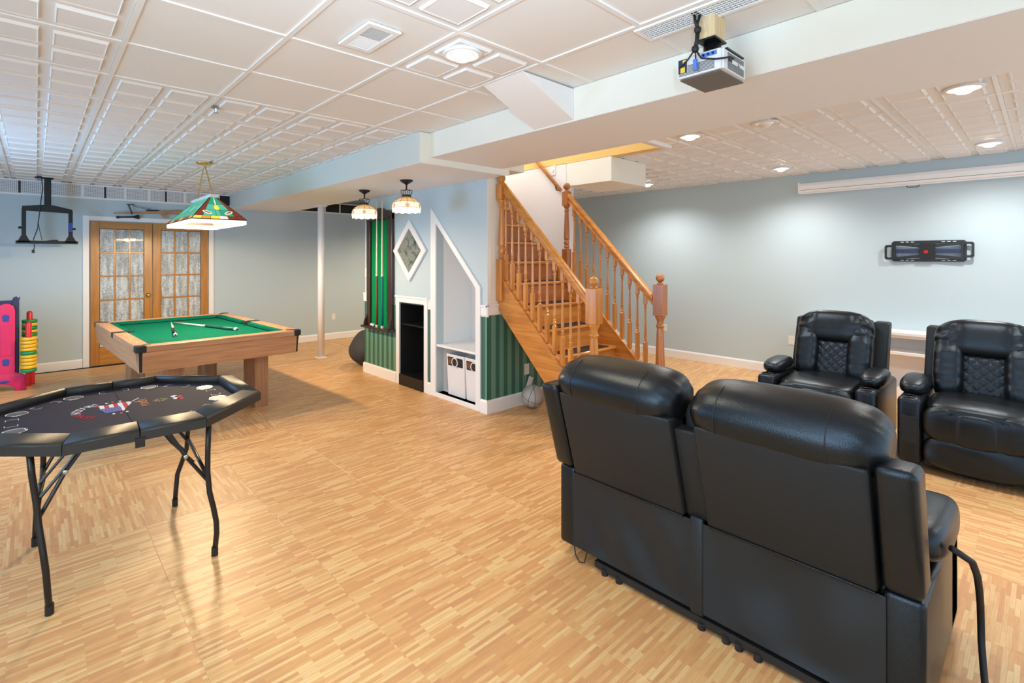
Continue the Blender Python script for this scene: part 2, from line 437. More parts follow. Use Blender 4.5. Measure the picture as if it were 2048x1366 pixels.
def ceiling(z, X0, DX, Y0, DY, ir, jr, keep, is_plain, name_label, hole=None):
    x0, x1 = X0+ir[0]*DX, X0+ir[1]*DX; y0, y1 = Y0+jr[0]*DY, Y0+jr[1]*DY
    rm = MB()
    if hole:
        rm.box(x0, hole[0], y0, y1, z+.02, z+.07).box(hole[1], x1, y0, y1, z+.02, z+.07).box(hole[0], hole[1], y0, hole[2], z+.02, z+.07)
    else: rm.box(x0, x1, y0, y1, z+.02, z+.08)
    root = struct(rm.obj('ceiling', 'ceil_plain'), name_label)
    cm = coffer(DX-.026, DY-.026).mesh('ceiling_tile', M['ceil']); pm = plain(DX-.022, DY-.022).mesh('ceiling_board', M['ceil_plain'])
    for i in range(*ir):
        for j in range(*jr):
            cx, cy = X0+(i+.5)*DX, Y0+(j+.5)*DY
            if not keep(cx, cy): continue
            if is_plain(i, j): inst(pm, 'ceiling_board', root, (cx, cy, z+.004))
            else: inst(cm, 'ceiling_tile', root, (cx, cy, z+.004))
    for i in range(ir[0], ir[1]+1):
        if hole and X0+i*DX < hole[1]:
            MB().box(X0+i*DX-.012, X0+i*DX+.012, y0, hole[2], z-.003, z+.03).obj('grid_bar', 'grid', root); continue
        MB().box(X0+i*DX-.012, X0+i*DX+.012, y0, y1, z-.003, z+.03).obj('grid_bar', 'grid', root)
    for j in range(jr[0], jr[1]+1):
        MB().box(hole[1] if hole and Y0+j*DY > hole[2] else x0, x1, Y0+j*DY-.012, Y0+j*DY+.012, z-.0025, z+.03).obj('grid_bar', 'grid', root)
    return root
PL = {(i, j) for i in range(0, 4) for j in (0, 1)} | {(0, -1), (1, -1), (3, -1), (2, -2), (3, -2), (3, -3), (2, -3), (3, -4), (0, -2)}
ceiling(H, .325, .575, 2.39, .585, (-4, 4), (-8, 12), lambda x, y: True, lambda i, j: (i, j) in PL, 'tile ceiling over the games side of the room')
ceiling(HR, 4.22, .587, .21, .585, (-1, 6), (-4, 13), lambda x, y: not (x < 4.62 and y > 2.5) and x > 3.3, lambda i, j: False, 'tile ceiling over the television side of the room', (3.30, 4.64, 2.46))
# roof above everything (floor of the storey above), with the stair opening left free
rs = MB().box(LX-.1, 3.34, -2.5, BY+.1, 2.74, 2.80).box(4.66, RX+.1, -2.5, BY+.1, 2.74, 2.80).box(3.34, 4.66, -2.5, 2.46, 2.74, 2.80).box(3.34, 4.66, 7.0, BY, 2.74, 2.8)
struct(rs.obj('ceiling', 'gap'), 'deck above the tile ceilings')

# walls
struct(MB().box(LX-.1, RX+.1, BY, BY+.1, 0, 2.42).box(LX-.1, RX+.1, BY+.05, BY+.1, 2.42, 2.74).obj('wall_back', 'wall'))
struct(MB().box(RX, RX+.1, -2.5, BY, 0, 2.74).obj('wall_right', 'wall'))
struct(MB().box(LX-.1, LX, -2.5, BY, 0, 2.74).obj('wall_left', 'wall'))
niche_b = [(4.79, 0), (5.31, 0), (5.31, 1.012), (4.79, 1.012)]
niche_w = [(3.87, .045), (4.56, .045), (4.56, 1.97), (3.87, 1.262)]
outer = [(EY, 0), (6.2, 0), (6.2, 2.74), (EY, 2.74)]
def notch(y0, z0, y1, z1, nb, nw):
    return
wm = struct(MB().prism([(EY, 0), (4.79, 0), (4.79, 1.012), (5.31, 1.012), (5.31, 0), (6.2, 0), (6.2, 2.62), (EY, 2.62)], 0, CX, CX+.10, [niche_w]).obj('wall_middle', 'wall'))
# striped wallpaper below the chair rail
wp = MB().prism([(5.385, 0), (6.2, 0), (6.2, .97), (5.385, .97)], 0, CX-.004, CX-.0005).prism([(4.65, 0), (4.715, 0), (4.715, .98), (4.65, .98)], 0, CX-.004, CX-.0005)
wp.prism([(EY-.004, 0), (3.80, 0), (3.80, .98), (EY-.004, .98)], 0, CX-.004, CX-.0005)
wp.obj('wallpaper', 'paper_y', wm)['label'] = 'green striped wallpaper below the chair rail'
we = struct(MB().box(CX+.10, 3.615, EY, EY+.09, 0, 2.62).box(3.615, 4.56, EY, EY+.09, 0, 1.15).obj('wall_end', 'wall'))
MB().box(CX-.004, 4.56, EY-.004, EY-.0005, 0, .985).obj('wallpaper', 'paper_x', we)['label'] = 'green striped wallpaper below the chair rail'
MB().box(CX-.001, 3.618, EY-.003, EY-.0005, 1.10, 2.41).obj('corner_strip', 'cream', we)
wf = struct(MB().box(CX+.10, 7.0, 6.12, 6.2, 0, 2.62).obj('wall_rear', 'wall'))
# stairwell
sw = struct(MB().box(4.62, 4.76, EY-.02, 6.12, 0, 2.66).obj('wall_stairwell', 'lav'))
MB().box(4.62, 4.74, 2.46, 6.12, 2.656, 4.6).obj('upper_wall', 'yellow', sw)['label'] = 'yellow wall of the stair opening'  # only this wall of the shaft is yellow, the others are white
MB().box(3.24, 4.62, 6.12, 6.2, 2.62, 4.6).box(3.24, 3.34, 2.46, 6.12, 2.62, 4.6).box(3.34, 4.62, 2.40, 2.46, 2.62, 4.6).box(3.24, 4.74, 2.40, 6.2, 4.6, 4.66).obj('shaft_wall', 'lav', sw)
MB().prism([(EY+.09, 1.29), (5.05, 2.585), (5.05, 2.62), (EY+.09, 2.62)], 0, 3.615, 3.66).obj('inner_wall', 'lav', sw)
struct(MB().box(4.621, 5.32, 3.08, 3.688, 2.39, 2.655).obj('trim_1', 'cream', bev=.004), 'cream boxed soffit beside the stairwell')
# main beam and soffits
bm_ = struct(MB().box(2.50, 3.34, -2.5, 3.45, 2.415, 2.62).obj('trim_2', 'cream', bev=.004), 'cream boxed beam across the room')
MB().box(2.503, 3.337, -2.49, 3.449, 2.4125, 2.4155).obj('underside', 'soffit_under', bm_)
sf = struct(MB().box(2.40, CX+.0, 3.45, 6.2, 2.36, 2.62).obj('trim_3', 'soffit', bev=.004), 'pale soffit over the cue rack wall')
MB().box(2.403, CX-.001, 3.453, 6.197, 2.3575, 2.3605).obj('underside', 'soffit_under', sf)
MB().box(2.399, CX+.05, 3.4465, 3.4495, 2.36, 2.615).obj('end_face', 'cream', sf)
sf2 = struct(MB().box(2.44, 3.42, 6.2, BY, 2.38, 2.62).obj('trim_4', 'soffit', bev=.004), 'narrower far end of the pale soffit')
MB().box(2.443, 3.417, 6.201, BY-.001, 2.3775, 2.3805).obj('underside', 'soffit_under', sf2)
struct(MB().box(CX-.0, 3.66, 3.45, EY+.0, 2.415, 2.62).obj('trim_5', 'cream'), 'cream header above the stair newel')
# sloping board covering a pipe between the ceiling and the beam
rp = struct(MB().prism([(2.04, 2.612), (2.5, 2.612), (2.5, 2.42)], 1, 1.935, 2.265).obj('trim_6', 'white', bev=.003), 'white sloping board between ceiling and beam')
# baseboards
def bb(name, m, prof_axis, *seg):
    return struct(m.obj(name, 'white', bev=.006))
def base_x(name, x0, x1, y, s, h=.125):
    return struct(MB().prism([(y, 0), (y+s*.016, 0), (y+s*.016, h-.02), (y+s*.006, h), (y, h)], 0, x0, x1).obj(name, 'white'))
def base_y(name, y0, y1, x, s, h=.125):
    return struct(MB().prism([(x, 0), (x+s*.016, 0), (x+s*.016, h-.02), (x+s*.006, h), (x, h)], 1, y0, y1).obj(name, 'white'))
base_x('baseboard_back', LX, .50, BY, -1); base_x('baseboard_back', 2.20, RX, BY, -1)
base_y('baseboard_right', 2.2, 6.12, RX, -1); base_y('baseboard_left', -2.5, BY, LX, 1)
base_y('baseboard_middle', 5.39, 6.216, CX-.004, -1, .135); base_y('baseboard_middle', 4.65, 4.715, CX-.004, -1, .135)
base_y('baseboard_middle', EY-.004, 3.80, CX-.004, -1, .135); base_x('baseboard_end', CX-.0205, 4.55, EY-.004, -1, .135)
base_x('baseboard_rear', CX+.10, RX, 6.2, 1)
# chair rail
def crail(y0, y1):
    struct(MB().prism([(CX, .97), (CX-.008, .97), (CX-.012, .985), (CX-.012, 1.06), (CX-.022, 1.07), (CX-.022, 1.085), (CX, 1.09)], 1, y0, y1).obj('trim_7', 'white'), 'white chair rail')
crail(6.085, 6.22); crail(4.65, 4.71); crail(EY-.022, 3.80)
struct(MB().prism([(EY, .985), (EY-.008, .985), (EY-.012, 1.0), (EY-.012, 1.07), (EY-.022, 1.08), (EY-.022, 1.095), (EY, 1.10)], 0, CX-.022, 3.62).obj('trim_8', 'white'), 'white chair rail on the end wall')
# perforated strip at the top of the back wall
ms = struct(MB().box(LX, RX, BY-.02, BY-.002, 2.405, 2.430).box(LX, RX, BY-.02, BY-.002, 2.592, 2.612).obj('trim_9', 'white'), 'white frame of the perforated strip above the back wall')
xx = -1.7; k = 0
mw = [.62, .50, .42, .30, .36, .26, .24, .30, .22, .26, .32, .2, .28]
while xx < 4.95:
    w = mw[k % len(mw)]; k += 1
    MB().box(xx+.004, xx+w-.004, BY-.012, BY-.006, 2.430, 2.592).obj('mesh_panel', 'mesh_w' if xx < 2.3 else 'iron', ms)  # right-hand panels coloured dark to stand in for the weaker light there
    MB().box(xx+w-.012, xx+w+.012, BY-.016, BY-.004, 2.430, 2.592).obj('mesh_bar', 'white' if k % 3 else 'black', ms)
    xx += w
# vents in the ceiling
vt = thing('ceiling_vent', 'white louvred air vent in the plain ceiling boards', 'vent', (1.19, 2.13, H-.004))
MB().prism([(-.085, -.15), (.085, -.15), (.085, .15), (-.085, .15)], 2, -.008, .004, [[(-.055, -.115), (.055, -.115), (.055, .115), (-.055, .115)]]).obj('frame', 'white', vt, bev=.003)
MB().box(-.055, .055, -.115, .115, .0005, .003).obj('duct', 'black_m', vt)
for k in range(22):
    y = -.11 + k*.0102
    a = .004 if k < 11 else -.004
    MB().hexa([(-.054,y,-.006),(.054,y,-.006),(.054,y+.004,-.006),(-.054,y+.004,-.006),(-.054,y+a,.0),(.054,y+a,.0),(.054,y+.004+a,.0),(-.054,y+.004+a,.0)]).obj('slat', 'white', vt)
gr = thing('ceiling_grille', 'long narrow white egg-crate grille above the projector', 'vent', (2.145, .62, H-.004))
MB().prism([(-.075, -.64), (.075, -.64), (.075, .64), (-.075, .64)], 2, -.006, .004, [[(-.055, -.62), (.055, -.62), (.055, .62), (-.055, .62)]]).obj('frame', 'white', gr)
MB().box(-.055, .055, -.62, .62, .0006, .003).obj('duct', 'proj_b', gr)
g = MB()
for k in range(7): x = -.055+k*.0183; g.box(x-.0015, x+.0015, -.62, .62, -.005, .0)
for k in range(68): y = -.62+k*.0184; g.box(-.055, .055, y-.0015, y+.0015, -.005, .0)
gg = g.obj('lattice', 'white', gr)
# recessed ceiling lights
def downlight(x, y, z, label, lit=True, e=46, col=(1, .96, .90)):
    t = thing('ceiling_light', label, 'ceiling light', (x, y, z-.010), 0, None)
    MB().lathe([(.062, .004), (.098, .004), (.102, -.004), (.094, -.012), (.070, -.010), (.062, -.002)], 28, cap=False).obj('trim_ring', 'ceil', t, smooth=True)
    MB().lathe([(.066, -.004), (.060, .0), (.02, .003)], 24).obj('reflector', 'white' if lit else 'g_white', t, smooth=True)
    MB().lathe([(.004, -.040), (.032, -.034), (.050, -.018), (.052, -.006), (.048, 0)], 20).obj('bulb', 'bulb' if lit else 'plate', t, smooth=True)
    if lit: lamp('SPOT', (x, y, z-.06), e, col, .05, spot=radians(150), blend=.8)
    return t
downlight(1.632, 1.97, H, 'lit recessed spotlight near the sloping white board', e=34, col=(1, .80, .52))
downlight(4.37, 2.10, HR, 'lit recessed spotlight tucked behind the beam near the stairs', e=55)
downlight(6.78, 2.13, HR, 'lit recessed spotlight close to the end of the projection screen', e=60)
downlight(6.78, 3.90, HR, 'lit recessed spotlight just hidden behind the corner of the boxed soffit', e=60)
downlight(5.2, 7.6, H, 'added unseen recessed spotlight in the alcove behind the striped wall', e=110, col=(1, .82, .58))  # added fixture, hidden from view, to brighten the far wall
downlight(4.44, .35, HR, 'lit recessed spotlight at the beam on the right edge of the photo')
downlight(6.77, .36, HR, 'lit recessed spotlight above the middle of the projection screen', e=60)
downlight(4.44, -1.40, HR, 'added recessed spotlight behind the beam, outside the frame on the right', e=60)  # added out of view to light the right-hand side
downlight(6.77, -1.40, HR, 'added recessed spotlight outside the frame, near the unseen end of the screen', e=60)  # second unseen spotlight, added as extra light for the right-hand side
downlight(4.40, 1.50, HR, 'unlit recessed spotlight behind the beam', lit=False)
tag(MB().lathe([(.03, 0), (.03, -.004), (.012, -.008), (.008, -.03), (.016, -.034), (.016, -.038)], 12, (.945, 3.83, H-.004)).obj('sprinkler_head', 'chrome'), 'small sprinkler head in the ceiling left of centre', 'sprinkler')
# steel post
pt = thing('support_post', 'white round steel post in front of the back wall', 'post', (3.35, 7.50, 0))
MB().lathe([(.052, .01), (.052, 2.36)], 24).obj('shaft', 'white', pt, smooth=True)
MB().box(-.075, .075, -.075, .075, 0, .012).obj('base_plate', 'white', pt, bev=.003)
MB().box(-.07, .07, -.07, .07, 2.36, 2.3775).obj('top_plate', 'white', pt)
# outlets
def outlet(loc, rz, label, switch=False, rx=0):
    t = thing('light_switch' if switch else 'power_outlet', label, 'switch' if switch else 'outlet', loc, rz)
    MB().box(-.036, .036, -.006, 0, -.058, .058).obj('cover_plate', 'plate', t, bev=.002)
    if switch:
        MB().box(-.008, .008, -.012, -.006, -.014, .014).obj('toggle', 'plate', t, bev=.002)
    else:
        for s in (-1, 1):
            q = MB().box(-.017, .017, -.008, -.006, s*.022-.014, s*.022+.014).obj('socket', 'white', t, bev=.002)
            MB().box(-.008, -.005, -.0085, -.0078, s*.022-.005, s*.022+.005).box(.005, .008, -.0085, -.0078, s*.022-.005, s*.022+.005).obj('slots', 'black_m', q)
    return t
outlet((4.295, BY, .43), 0, 'white outlet on the back wall right of the steel post')
outlet((RX, 4.03, .45), -pi/2, 'white outlet low on the right wall beside the stair newel')
outlet((RX, 2.24, .47), -pi/2, 'white outlet low on the right wall left of the first recliner')
outlet((3.97, EY-.004, .367), 0, 'white wall plate on the green striped end wall')
t = outlet((4.0, EY-.02, .225), 0, 'white plate hanging askew just above the basketball')
t.rotation_euler = (0, .42, 0)
outlet((CX, 6.155, 1.362), -pi/2, 'white light switch left of the cue rack', True)
outlet((4.62, 3.88, 2.60), -pi/2, 'white double switch plate high on the stairwell wall', True)
# ------------------------------------------------------------ staircase
RISE, RUN = .2165, .2105
st = thing('staircase', 'honey oak staircase with turned balusters on both sides', 'staircase', (0, 0, 0))
def nose(y): return .66 + 1.03*(y-2.92)
SXL, SXR = 3.56, 4.50
for k in range(1, 13):
    z = .2265 + RISE*(k-1); y = 2.50 + RUN*(k-1)
    xr = 4.485 if y < 3.66 else 4.615
    tr = MB().box(SXL+.03, xr, y, y+RUN+.03, z-.03, z).obj('tread', 'oak_x', st, bev=.010)
    if z < 2.3:
        MB().box(SXL+.14, xr-.10, y+.03, y+RUN-.015, z, z+.006).obj('tread_mat', 'black_m', tr)['label'] = 'dark rubber tread mat'
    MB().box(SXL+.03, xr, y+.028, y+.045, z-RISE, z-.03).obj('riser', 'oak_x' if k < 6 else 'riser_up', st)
def stringer(x0, x1, top, bot, yb, yt, name='stringer'):
    p = [(yb, 0), (yb, max(0, nose(yb)+top))]
    p += [(yt, nose(yt)+top), (yt, nose(yt)+bot)]
    y0 = 2.92 + (-.66-bot)/1.03
    p += [(max(y0, yb), 0)] if y0 > yb else []
    return MB().prism(p, 0, x0, x1).obj(name, 'oak_y', st, bev=.003)
stringer(3.54, 3.575, -.06, -.42, 2.52, 3.708)
stringer(4.485, 4.525, .10, -.36, 2.47, 3.70)
def bar_along(x0, x1, y0, y1, zf, z0, z1, name, matn, bev=.01):
    return MB().hexa([(x0,y0,zf(y0)+z0),(x1,y0,zf(y0)+z0),(x1,y1,zf(y1)+z0),(x0,y1,zf(y1)+z0),(x0,y0,zf(y0)+z1),(x1,y0,zf(y0)+z1),(x1,y1,zf(y1)+z1),(x0,y1,zf(y1)+z1)]).obj(name, matn, st, bev=bev)
bar_along(3.53, 3.60, 2.58, 3.69, nose, -.065, -.035, 'stringer_cap', 'oak_y', .004)
bar_along(4.475, 4.535, 2.50, 3.60, nose, .10, .13, 'stringer_cap', 'oak_y', .004)
rl = lambda y: 1.313 + 1.04*(y-2.66)
rr = lambda y: 1.352 + 1.05*(y-2.66)
def hrail(xc, y0, y1, f, name='handrail'):
    prof = [(-.030, -.095), (-.022, -.080), (-.024, -.055), (-.033, -.040), (-.033, -.018), (-.020, -.002), (0, .002), (.020, -.002), (.033, -.018), (.033, -.040), (.024, -.055), (.022, -.080), (.030, -.095)]
    m = MB(); n = len(prof)
    m.add([(xc+a, y, f(y)+b) for y in (y0, y1) for a, b in prof], [(i, (i+1) % n, n+(i+1) % n, n+i) for i in range(n)] + [tuple(range(n)), tuple(reversed(range(n, 2*n)))])
    return m.obj(name, 'oak_y', st, smooth=False)
hrail(SXL, 2.60, 3.66, rl); hrail(SXR, 2.52, 3.57, rr)
def baluster(x, y, zb, zt):
    L = zt - zb; hb = .26; ht = .10
    m = MB().box(x-.017, x+.017, y-.017, y+.017, zb, zb+hb).box(x-.016, x+.016, y-.016, y+.016, zt-ht, zt)
    a, b = zb+hb, zt-ht; h = b-a
    pr = [(.017, 0), (.011, .015), (.011, .03), (.016, .05), (.016, .065), (.010, .08), (.015, .10), (.010, .125), (.013, .16), (.0145, .20), (.012, .3), (.0095, .55), (.0085, .80), (.0085, .86), (.013, .875), (.009, .89), (.014, .91), (.014, .935), (.009, .955), (.015, .985), (.016, 1)]
    m.lathe([(r, a + t*h) for r, t in pr], 10, (x, y, 0))
    return m.obj('baluster', 'oak', st, smooth=False)
for i in range(11):
    y = 3.613 - i*.0907
    baluster(SXL+.005, y, nose(y)-.036, rl(y)-.09)
for i in range(11):
    y = 3.482 - i*.0868
    baluster(SXR+.005, y, nose(y)+.129, rr(y)-.09)
def newel(x, y, z0, zt, matn, low=True, sq=.045):
    """turned newel post: ball finial on a square block, turned shaft, square foot"""
    m = MB()
    zb = zt - .10                                   # top of the block
    for lo, hi in ((zb-.30 if low else zb-.16, zb),):
        m.box(x-sq, x+sq, y-sq, y+sq, lo, hi)
    ball = [(.030, 0), (.034, .006), (.020, .014), (.018, .020)] + [(.041*sin(a), .060-.041*cos(a)) for a in [radians(q) for q in (28, 50, 75, 100, 125, 150, 172)]]
    m.lathe([(r, zb+z) for r, z in ball], 18, (x, y, 0))
    a = zb - (.30 if low else .16)
    foot = z0 + (.14 if low else .42)
    h = a - foot
    pr = [(.040, 0), (.026, .02), (.038, .045), (.038, .065), (.026, .085), (.036, .12), (.036, .16), (.028, .20), (.038, .24), (.039, .30), (.036, .45), (.030, .70), (.026, .86), (.034, .89), (.026, .91), (.026, .94), (.042, .98), (.043, 1)]
    if low: pr = [(.040, 0), (.028, .02), (.036, .05), (.036, .07), (.028, .09), (.040, .12), (.042, .25), (.038, .5), (.031, .78), (.027, .86), (.037, .885), (.027, .91), (.027, .94), (.042, .98), (.043, 1)]
    m.lathe([(r*sq/.045, foot+t*h) for r, t in pr], 18, (x, y, 0))
    m.box(x-sq, x+sq, y-sq, y+sq, z0, foot)
    return m.obj('newel_post', matn, st, bev=.004)
newel(SXL, 2.545, 0, 1.405, 'oak', True, .052)
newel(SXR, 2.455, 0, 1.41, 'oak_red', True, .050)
newel(SXL-.01, 3.66, 1.13, 2.41, 'oak', False, .040)
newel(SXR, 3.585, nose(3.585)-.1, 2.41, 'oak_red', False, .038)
# wall handrail inside the stairwell
hr = thing('wall_handrail', 'round oak handrail fixed to the white stairwell wall', 'handrail', (0, 0, 0))
MB().tube([(4.56, 3.72, 2.345), (4.56, 4.10, 2.745), (4.56, 5.2, 3.88)], .020, 12).obj('rail', 'oak_y', hr, smooth=True)
for y in (3.80, 4.7):
    z = 2.345+(y-3.72)*1.04
    MB().tube([(4.618, y, z-.07), (4.58, y, z-.07), (4.56, y, z-.02)], .007, 8).obj('bracket', 'dkbrass', hr)
    
# ------------------------------------------------------------ French doors
DX0, DX1 = .588, 2.11
cs = struct(MB().box(DX0-.085, DX0-.012, BY-.022, BY, 0, 2.165).box(DX1+.012, DX1+.085, BY-.022, BY, 0, 2.165).box(DX0-.012, DX1+.012, BY-.022, BY, 2.10, 2.165).obj('trim_10', 'white', bev=.004), 'white casing round the French doors')
def fdoor(name, x0, x1, knob, label):
    d = struct(MB().box(x0, x1, BY-.006, BY-.001, .01, 2.085).obj(name, 'gap'), label)
    s = .105; zt, zb = 1.985, .26
    y0, y1 = BY-.035, BY-.004
    MB().box(x0, x0+s, y0, y1, .01, 2.085).obj('stile', 'oak_door', d, bev=.003); MB().box(x1-s, x1, y0, y1, .01, 2.085).obj('stile', 'oak_door', d, bev=.003)
    MB().box(x0+s, x1-s, y0, y1, zt, 2.085).obj('rail', 'oak_door_x', d, bev=.003); MB().box(x0+s, x1-s, y0, y1, .01, zb).obj('rail', 'oak_door_x', d, bev=.003)
    w = (x1-x0-2*s)/3; h = (zt-zb)/5
    for k in (1, 2): MB().box(x0+s+k*w-.011, x0+s+k*w+.011, y0+.004, y1, zb, zt).obj('muntin', 'oak_door', d, bev=.003)
    for k in range(1, 5): MB().box(x0+s, x1-s, y0+.005, y1, zb+k*h-.011, zb+k*h+.011).obj('muntin', 'oak_door_x', d, bev=.003)
    for i in range(3):
        for j in range(5):
            MB().box(x0+s+i*w+.006, x0+s+(i+1)*w-.006, y1-.012, y1-.008, zb+j*h+.006, zb+(j+1)*h-.006).obj('pane', 'lace', d)
    if knob:
        MB().lathe([(.030, 0), (.030, .006), (.010, .010), (.010, .035), (.022, .042), (.028, .055), (.024, .068), (.008, .072)], 18).obj('knob', 'brass', d, smooth=True, loc=(x1-.055, y0, 1.0), rot=(pi/2, 0, 0))
    return d
fdoor('door_1', DX0, 1.338, True, 'left leaf of the oak French doors with a brass knob')
fdoor('door_2', 1.346, DX1, False, 'right leaf of the oak French doors with lace behind the panes')

# ------------------------------------------------------------ niches in the wall under the stairs
nb = thing('wall_cupboard', 'black lined niche with one shelf in the striped wall', 'cupboard', (CX, 5.05, 0))
MB().box(.40, .415, -.27, .27, .0, 1.03).obj('back_panel', 'black_m', nb)
for s in (-1, 1): MB().box(.001, .40, s*.262-.006, s*.262+.006, .0, 1.018).obj('side_panel', 'black_m', nb)
MB().box(.001, .40, -.256, .256, 1.0, 1.018).obj('top_panel', 'black_m', nb)
MB().box(.02, .40, -.256, .256, .735, .752).obj('shelf', 'black', nb)
bx = MB().box(-.03, .39, -.253, .253, .0, .135).obj('bottom_drawer', 'black', nb, bev=.008)
MB().box(-.034, -.03, -.03, .03, .075, .082).obj('pull', 'iron', bx)
struct(MB().prism([(4.715, 0), (4.785, 0), (4.785, 1.017), (5.315, 1.017), (5.315, 0), (5.385, 0), (5.385, 1.075), (4.715, 1.075)], 0, CX-.018, CX+.001).box(CX-.030, CX-.014, 4.70, 5.40, 1.075, 1.10).obj('trim_11', 'white', bev=.004), 'white casing round the black niche')
nw = thing('wall_shelf_niche', 'tall white slope-topped niche with a low shelf under the stairs', 'niche', (0, 0, 0))
MB().prism([(3.865, .02), (4.56, .02), (4.56, 1.97), (3.865, 1.26)], 0, 3.93, 3.945).obj('back_panel', 'white', nw)
MB().box(CX+.002, 3.93, 4.561, 4.575, .02, 1.985).obj('side_panel', 'white', nw)
MB().box(CX+.10, 3.61, 3.853, 3.867, .02, 1.27).box(CX+.002, CX+.10, 3.853, 3.867, .02, 1.27).obj('side_panel', 'white', nw)
MB().box(CX+.002, 3.93, 3.866, 4.562, .02, .045).obj('floor_panel', 'white', nw)
MB().hexa([(CX+.002,3.866,1.262),(3.93,3.866,1.262),(3.93,4.562,1.973),(CX+.002,4.562,1.973),(CX+.002,3.866,1.277),(3.93,3.866,1.277),(3.93,4.562,1.988),(CX+.002,4.562,1.988)]).obj('sloping_top', 'white', nw)
MB().box(CX-.005, 3.93, 3.866, 4.562, .565, .59).obj('shelf', 'white', nw, bev=.003)
struct(MB().prism([(3.80, 0), (4.65, 0), (4.65, 2.135), (3.80, 1.268)], 0, CX-.020, CX+.001, [[(3.872, .05), (4.555, .05), (4.555, 1.955), (3.872, 1.255)]]).obj('trim_12', 'white', bev=.004), 'white casing round the slope-topped niche')
def bin_(y, label):
    t = thing('storage_bin', label, 'bin', (CX+.04, y, .0455), 0, None)
    w0, w1, d, h = .145, .155, .30, .455
    p = lambda w, z, x0, x1: [(x0,-w,z),(x1,-w,z),(x1,w,z),(x0,w,z)]
    a, b = p(w0, 0, .02, d-.02), p(w1, h, 0, d)
    c_, e_ = p(w1-.008, h, .008, d-.008), p(w0-.008, .02, .03, d-.03)
    m = MB().add(a+b+c_+e_, [(0,3,2,1)] + [(i,(i+1)%4,4+(i+1)%4,4+i) for i in range(4)] + [(4+i,4+(i+1)%4,8+(i+1)%4,8+i) for i in range(4)] + [(8+i,8+(i+1)%4,12+(i+1)%4,12+i) for i in range(4)] + [(12,13,14,15)])
    m.obj('body', 'bin', t, bev=.006)
    q = MB().hexa([(-.0035+.005,-.125,.33),(.006,-.125,.33),(.006,.125,.33),(-.0035+.005,.125,.33),(-.0045,-.127,.425),(.004,-.127,.425),(.004,.127,.425),(-.0045,.127,.425)]).obj('label_band', 'black_m', t)
    MB().hexa([(-.0028+.003,.055,.345),(.006,.055,.345),(.006,.124,.345),(-.0028+.003,.124,.345),(-.006,.055,.415),(.004,.055,.415),(.004,.126,.415),(-.006,.126,.415)]).obj('picture', 'brown', q)
    MB().prism([(.052*cos(a), .375+.052*sin(a)) for a in [2*pi*i/24 for i in range(24)]], 0, -.010, .004, [[(.042*cos(a), .375+.042*sin(a)) for a in [2*pi*i/24 for i in range(24)]]]).obj('handle_ring', 'bin', t)
    MB().prism([(.042*cos(a), .375+.042*sin(a)) for a in [2*pi*i/24 for i in range(24)]], 0, -.006, .004).obj('handle_hole', 'gap', t)
    return t
bin_(4.275, 'left one of the two white bins under the low white shelf')
bin_(3.955, 'right one of the two white bins, half hidden by the niche edge')

# ------------------------------------------------------------ cue rack, cues on it, diamond window
cr = thing('cue_rack', 'tall dark wooden cue rack with a green felt back', 'cue rack', (CX, 5.76, 0))
MB().box(-.014, -.005, -.27, .27, .66, 2.15).obj('felt_back', 'felt_dk', cr)
for s, nm in ((-1, 'stile'), (1, 'stile')): MB().box(-.045, -.005, s*.275-.045, s*.275+.045, .66, 2.14).obj(nm, 'dkwood', cr, bev=.006)
MB().prism([(-.32, 2.05), (.32, 2.05), (.32, 2.14), (.24, 2.17), (.14, 2.17), (.06, 2.21), (-.06, 2.21), (-.14, 2.17), (-.24, 2.17), (-.32, 2.14)], 0, -.050, -.005).obj('crest', 'dkwood', cr, bev=.005)
MB().box(-.07, -.045, -.27, .27, 2.06, 2.09).obj('cue_clip_bar', 'dkwood', cr, bev=.004)
MB().box(-.12, -.005, -.345, .345, .635, .665).obj('tray', 'dkwood', cr, bev=.006)
for s in (-1, 1): MB().prism([(-.10, .665), (-.045, .665), (-.045, .82), (-.06, .78), (-.085, .74)], 1, s*.30-.012, s*.30+.012).obj('tray_bracket', 'dkwood', cr, bev=.003)
def wall_cue(y, butt, label):
    t = thing('billiard_cue', label, 'cue', (CX-.085, y, .666), 0, 'cues')
    t['group'] = 'cues standing in the wall rack'
    MB().lathe([(.0145, .62+.05), (.0135, .72), (.0065, 1.62), (.0065, 1.63)], 12).obj('shaft', 'cue', t, smooth=True)
    MB().lathe([(.0180, .03), (.0175, .30), (.0150, .66), (.0150, .68)], 12).obj('butt', butt, t, smooth=True)
    MB().lathe([(.0155, .66), (.0155, .69)], 12).obj('collar', 'plate', t)
    MB().lathe([(.0185, 0), (.0185, .032)], 12).obj('bumper', 'plate', t)
    return t
wall_cue(5.735, 'brown', 'left cue in the wall rack, with a brown butt')
wall_cue(5.60, 'teal', 'right cue in the wall rack, with a teal wrapped butt')
for k, y in enumerate((5.87, 5.82)):
    tag(MB().puff((CX-.085, y, .666+.020), (.020, .020, .020), 2, 5).obj('small_ball', 'plate', smooth=True), ['small white ball at the left end of the cue rack tray', 'second small white ball on the cue rack tray, next to the cue'][k], 'ball')
dw = thing('diamond_window', 'diamond shaped window in a white frame between rack and niche', 'window', (CX, 5.085, 1.65))
a, b = .355, .375
MB().prism([(-a, 0), (0, -b), (a, 0), (0, b)], 0, -.030, -.001, [[(-a*.72, 0), (0, -b*.72), (a*.72, 0), (0, b*.72)]]).obj('frame', 'white', dw, bev=.008)
pa = .72
